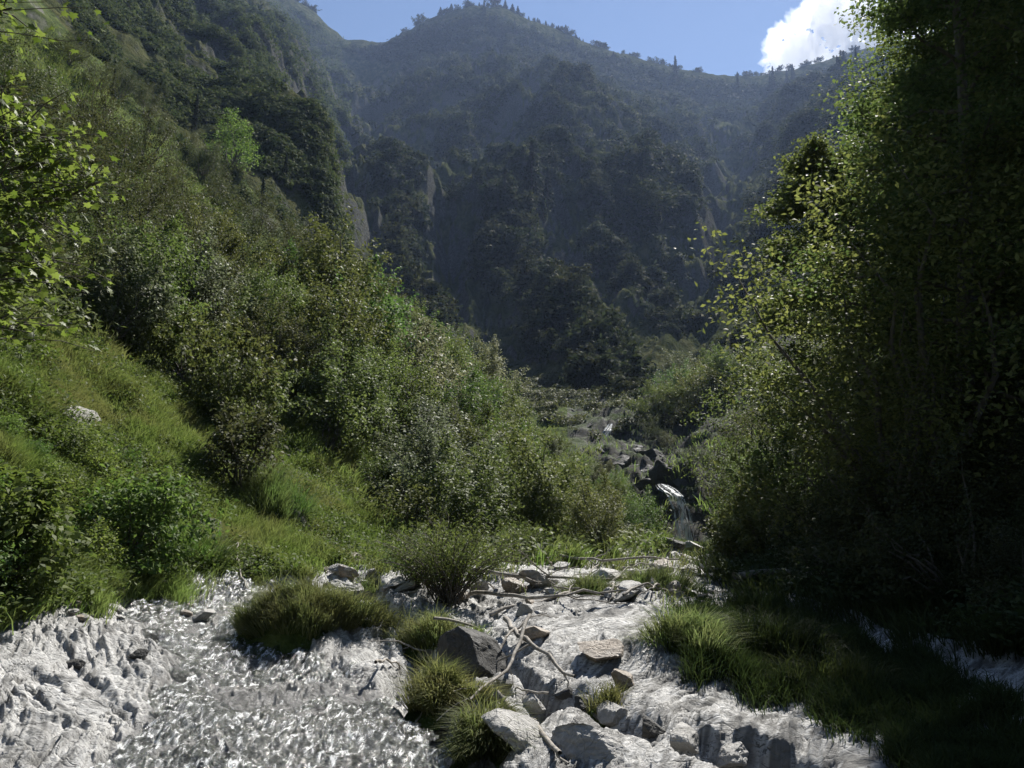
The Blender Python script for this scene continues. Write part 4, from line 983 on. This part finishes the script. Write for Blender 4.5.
# remaining cover as one mass
def mass(name, P, r, per, hw, lsz, mat):
    n = len(P); d = unit(r.normal(size=(n, per, 3))); d[..., 2] = np.abs(d[..., 2]); q = r.uniform(.5, 1, (n, per, 1))
    s = hw(P)[:, None, None]
    C = P[:, None] + d * q * s * np.array([1, 1, .8]) 
    N = unit(d * .8 + np.array([0, 0, .4]) + r.normal(size=C.shape) * .4)
    L = (lsz * s[..., 0] * r.uniform(.6, 1.3, (n, per))).ravel()
    return kind(link(name, mesh_np(name, *leaf_quads(C.reshape(-1, 3), N.reshape(-1, 3), L, L * .6, r), M[mat])), 'stuff')
P = far_cover(MT, 15000, r); P = P[dens(P, r, .0)]
P2 = far_cover([(345, 50), (385, 47), (430, 28), (485, 16), (560, 42), (680, 78), (760, 88), (850, 64), (850, 90), (760, 108), (680, 104), (560, 70), (485, 45), (430, 55), (385, 66)], 2600, r); P = np.concatenate([P, P2])
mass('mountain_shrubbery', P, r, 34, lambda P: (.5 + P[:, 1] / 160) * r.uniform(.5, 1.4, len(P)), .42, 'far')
P = far_cover([(60, 0), (230, 0), (290, 8), (345, 45), (350, 300), (300, 300), (240, 240), (160, 120), (80, 40)], 8000, r); P = P[(P[:, 1] > 45) & (fbm(P[:, 0] / 14, P[:, 1] / 14, 3, 72) > -.15)]
mass('cliff_shrubbery', P, r, 40, lambda P: (.35 + P[:, 1] / 130) * r.uniform(.5, 1.4, len(P)), .34, 'farb')
P = far_cover([(760, 90), (860, 60), (900, 120), (900, 330), (760, 330)], 1500, r)
P3 = far_cover([(510, 385), (600, 365), (700, 385), (720, 420), (640, 430), (600, 440), (540, 420)], 1400, r); P3 = P3[(P3[:, 1] > 48) & (fbm(P3[:, 0] / 6, P3[:, 1] / 6, 3, 75) > -.05)]
mass('ravine_shrubbery', P3, r, 40, lambda P: (.25 + P[:, 1] / 190) * r.uniform(.5, 1.4, len(P)), .34, 'darkleaf')
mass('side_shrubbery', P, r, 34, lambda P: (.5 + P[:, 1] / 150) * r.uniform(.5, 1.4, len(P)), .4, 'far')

# trees of the crest and of the mid spur: each its own
CRT = [(484, 20, 20, 'single tall spruce on the highest summit'), (676, 78, 22, 'spruce standing out on the right skyline ridge'), (738, 86, 14, 'small spruce on the low saddle of the skyline'), (532, 200, 56, 'tallest dark spruce in the grove on the middle spur'),
       (505, 205, 38, 'left spruce of the grove on the middle spur'), (548, 210, 40, 'right spruce of the grove on the middle spur'), (642, 195, 40, 'narrow bright edged spruce on the right spur'), (380, 50, 8, 'tiny spruce on the saddle left of the summit')]
for i, (x, y, h, lb) in enumerate(CRT): spruce(x, y, h, lb, None, i)
for i in range(46):
    if i < 26: x = R0.uniform(395, 640); y = np.interp(x, [395, 430, 470, 500, 560, 640], [42, 30, 18, 20, 42, 66]) + 5; lb = 'small tree in the row along the summit skyline'; gp = 'trees along the summit skyline'
    elif i < 38: x = R0.uniform(760, 860); y = np.interp(x, [760, 850], [88, 66]) + 4; lb = 'small tree on the skyline below the white cloud'; gp = 'trees below the cloud'
    else: x = R0.uniform(470, 590); y = R0.uniform(170, 230); lb = 'dark spruce scattered round the grove on the middle spur'; gp = 'spruces of the middle spur'
    spruce(x, y, R0.uniform(6, 13) if i < 26 else R0.uniform(12, 22), lb, gp, i)
CR = np.argmax(TT, 0)
for i in range(150):
    x = (R0.uniform(340, 860) if i % 2 else R0.normal(500, 60)) if i < 120 else R0.uniform(215, 345); s_, _ = to_st(x, 50); c = int(np.argmin(np.abs(SCOL - s_))); j = CR[c]
    if 322 < x < 392: continue
    d = YROW[j] * 1.15; h = R0.choice([2, 3, 4, 5, 6, 9], p=[.25, .25, .2, .15, .1, .05]) / FPX * d
    loc = (XX[j, c], YROW[j], ZZ[j, c] - .25 * h)
    if i % 2 == 0: put_plant('spruce_tree', SPR[i % 3], loc, i * 1.1, (h / 5, h / 5, h / 8), 'small spruce on the jagged skyline of the mountain', 'spruce', 'spruces on the mountain skyline', ('trunk', 'crown'))
    else: put_plant('skyline_shrub', FARS[i % 4], loc, i * 1.1, (h / 3.0 * R0.uniform(.7, 1.6), h / 3.0, h / 3.6), 'dark low shrub on the jagged skyline of the mountain', 'shrub', 'shrubs on the mountain skyline')
BRL = shrub_meshes(71, 8, 4.2, 1800, .7, .6, 46, 'far', .2)
for i, (x, y, s, lb) in enumerate([(650, 215, 2.0, 'bright round tree on the right spur'), (480, 190, 1.3, 'pale tree on the left shoulder of the middle spur'), (590, 200, 1.3, 'round tree right of the spruce grove'), (455, 200, 1.1, 'yellowish tree below the shoulder of the spur'), (700, 160, 1.4, 'round tree below the skyline ridge')]):
    p = at(x, y); put_plant('round_tree', BRL, (p[0], p[1], p[2] - .5), i, s * p[1] / 320, lb, 'tree', None, ('crown', 'trunk'))

# ------------------------------------------------------------------ cloud, beyond the valley air
import bmesh
rc = np.random.default_rng(5); bm = bmesh.new(); Yc = 2700.0
lob = [(782, 62, 16), (790, 46, 20), (806, 34, 22), (800, 62, 24), (822, 22, 24), (830, 48, 30), (846, 4, 28), (858, 36, 32), (872, -8, 26), (880, 20, 28), (884, 60, 30), (850, 74, 30), (900, -20, 24), (905, 36, 24), (818, 78, 24)]
for k, (x, y, rr) in enumerate(lob):
    s, t = to_st(x, y); Yk = Yc + rc.uniform(-40, 80); rad = rr / FPX * Yk * 1.12
    mt = Matrix.Translation((s * Yk, Yk, EYE + t * Yk)) @ Matrix.Diagonal((rad, rad * 1.1, rad, 1))
    bmesh.ops.create_icosphere(bm, subdivisions=4, radius=1, matrix=mt)
cm = bpy.data.meshes.new('cloud'); bm.to_mesh(cm); bm.free()
co = bpy.data.objects.new('cloud_hull', cm); COL.objects.link(co)
md = co.modifiers.new('r', 'REMESH'); md.mode = 'VOXEL'; md.voxel_size = 4.0
dg = bpy.context.evaluated_depsgraph_get(); me2 = bpy.data.meshes.new_from_object(co.evaluated_get(dg)); bpy.data.objects.remove(co)
n = len(me2.vertices); C = np.empty(n * 3, np.float32); me2.vertices.foreach_get('co', C); C = C.reshape(-1, 3).astype(float)
nn = np.empty(n * 3, np.float32); me2.vertices.foreach_get('normal', nn); nn = nn.reshape(-1, 3)
bil = lambda S, sd: (1 - 2 * np.abs(pn3(C / S, sd)))
C = C + nn * (26 * (1 - np.abs(pn3(C / 55, 1)) * 2.6) + 20 * bil(30, 2) + 12 * bil(15, 3) - 14)[:, None] * .9
me2.vertices.foreach_set('co', C.astype(np.float32).ravel()); me2.polygons.foreach_set('use_smooth', np.ones(len(me2.polygons), bool)); me2.update()
cmt = bpy.data.materials.new('cloud_vapour'); cmt.use_nodes = True; nt = cmt.node_tree; nt.nodes.clear()
o_ = nt.nodes.new('ShaderNodeOutputMaterial'); vs = nt.nodes.new('ShaderNodeVolumePrincipled'); vs.inputs['Color'].default_value = (.86, .87, .89, 1); vs.inputs['Density'].default_value = .008; vs.inputs['Anisotropy'].default_value = .4
nt.links.new(vs.outputs[0], o_.inputs['Volume']); me2.materials.clear(); me2.materials.append(cmt)
tag(link('cloud', me2), 'white cumulus cloud rising behind the right mountain ridge', 'cloud')


# ------------------------------------------------------------------ light, air, render
SUN_AZ, SUN_EL = math.radians(29), math.radians(49)
sd = bpy.data.lights.new('sun', 'SUN'); sd.energy = 5.0; sd.angle = math.radians(.5); sd.color = (1, .955, .88)
so = bpy.data.objects.new('sun', sd); COL.objects.link(so)
dirv = Vector((math.sin(SUN_AZ) * math.cos(SUN_EL), math.cos(SUN_AZ) * math.cos(SUN_EL), math.sin(SUN_EL)))
so.rotation_euler = dirv.to_track_quat('Z', 'Y').to_euler()
w = bpy.data.worlds.new('World'); SC.world = w; w.use_nodes = True
nt = w.node_tree; bg = nt.nodes['Background']
sky = nt.nodes.new('ShaderNodeTexSky'); sky.sky_type = 'NISHITA'; sky.sun_disc = False
sky.sun_elevation = SUN_EL; sky.sun_rotation = SUN_AZ; sky.altitude = 1000; sky.air_density = 1.0; sky.dust_density = .1; sky.ozone_density = 2.5
nt.links.new(sky.outputs[0], bg.inputs[0]); bg.inputs[1].default_value = .05

HZ = bpy.data.materials.new('valley_air'); HZ.use_nodes = True; nt = HZ.node_tree; nt.nodes.clear()
o_ = nt.nodes.new('ShaderNodeOutputMaterial'); pv = nt.nodes.new('ShaderNodeVolumePrincipled')
pv.inputs['Color'].default_value = (.46, .62, 1, 1); pv.inputs['Density'].default_value =   .00013; pv.inputs['Anisotropy'].default_value = .3
nt.links.new(pv.outputs[0], o_.inputs['Volume'])
ztop = float(ZZ.max()) + 60
x0, x1, y0, y1, z0, z1 = -2600, 2600, -2600, 2600, -6, ztop
hv = [(x0, y0, z0), (x1, y0, z0), (x1, y1, z0), (x0, y1, z0), (x0, y0, z1), (x1, y0, z1), (x1, y1, z1), (x0, y1, z1)]
hf = [(0, 3, 2, 1), (4, 5, 6, 7), (0, 1, 5, 4), (1, 2, 6, 5), (2, 3, 7, 6), (3, 0, 4, 7)]
kind(link('haze', mesh_np('haze', hv, hf, HZ, False)), 'stuff')
print('ZTOP', ztop)

SC.render.engine = 'CYCLES'
cy = SC.cycles
cy.max_bounces = 7; cy.diffuse_bounces = 3; cy.glossy_bounces = 2; cy.transmission_bounces = 4; cy.volume_bounces = 1; cy.transparent_max_bounces = 8
cy.sample_clamp_indirect = 4; cy.use_denoising = True
try: cy.denoiser = 'OPENIMAGEDENOISE'; cy.denoising_input_passes = 'RGB_ALBEDO_NORMAL'
except Exception as e: print(e)
SC.view_settings.view_transform = 'Standard'; SC.view_settings.look = 'None'
SC.view_settings.exposure = 1.12; SC.view_settings.gamma = 1
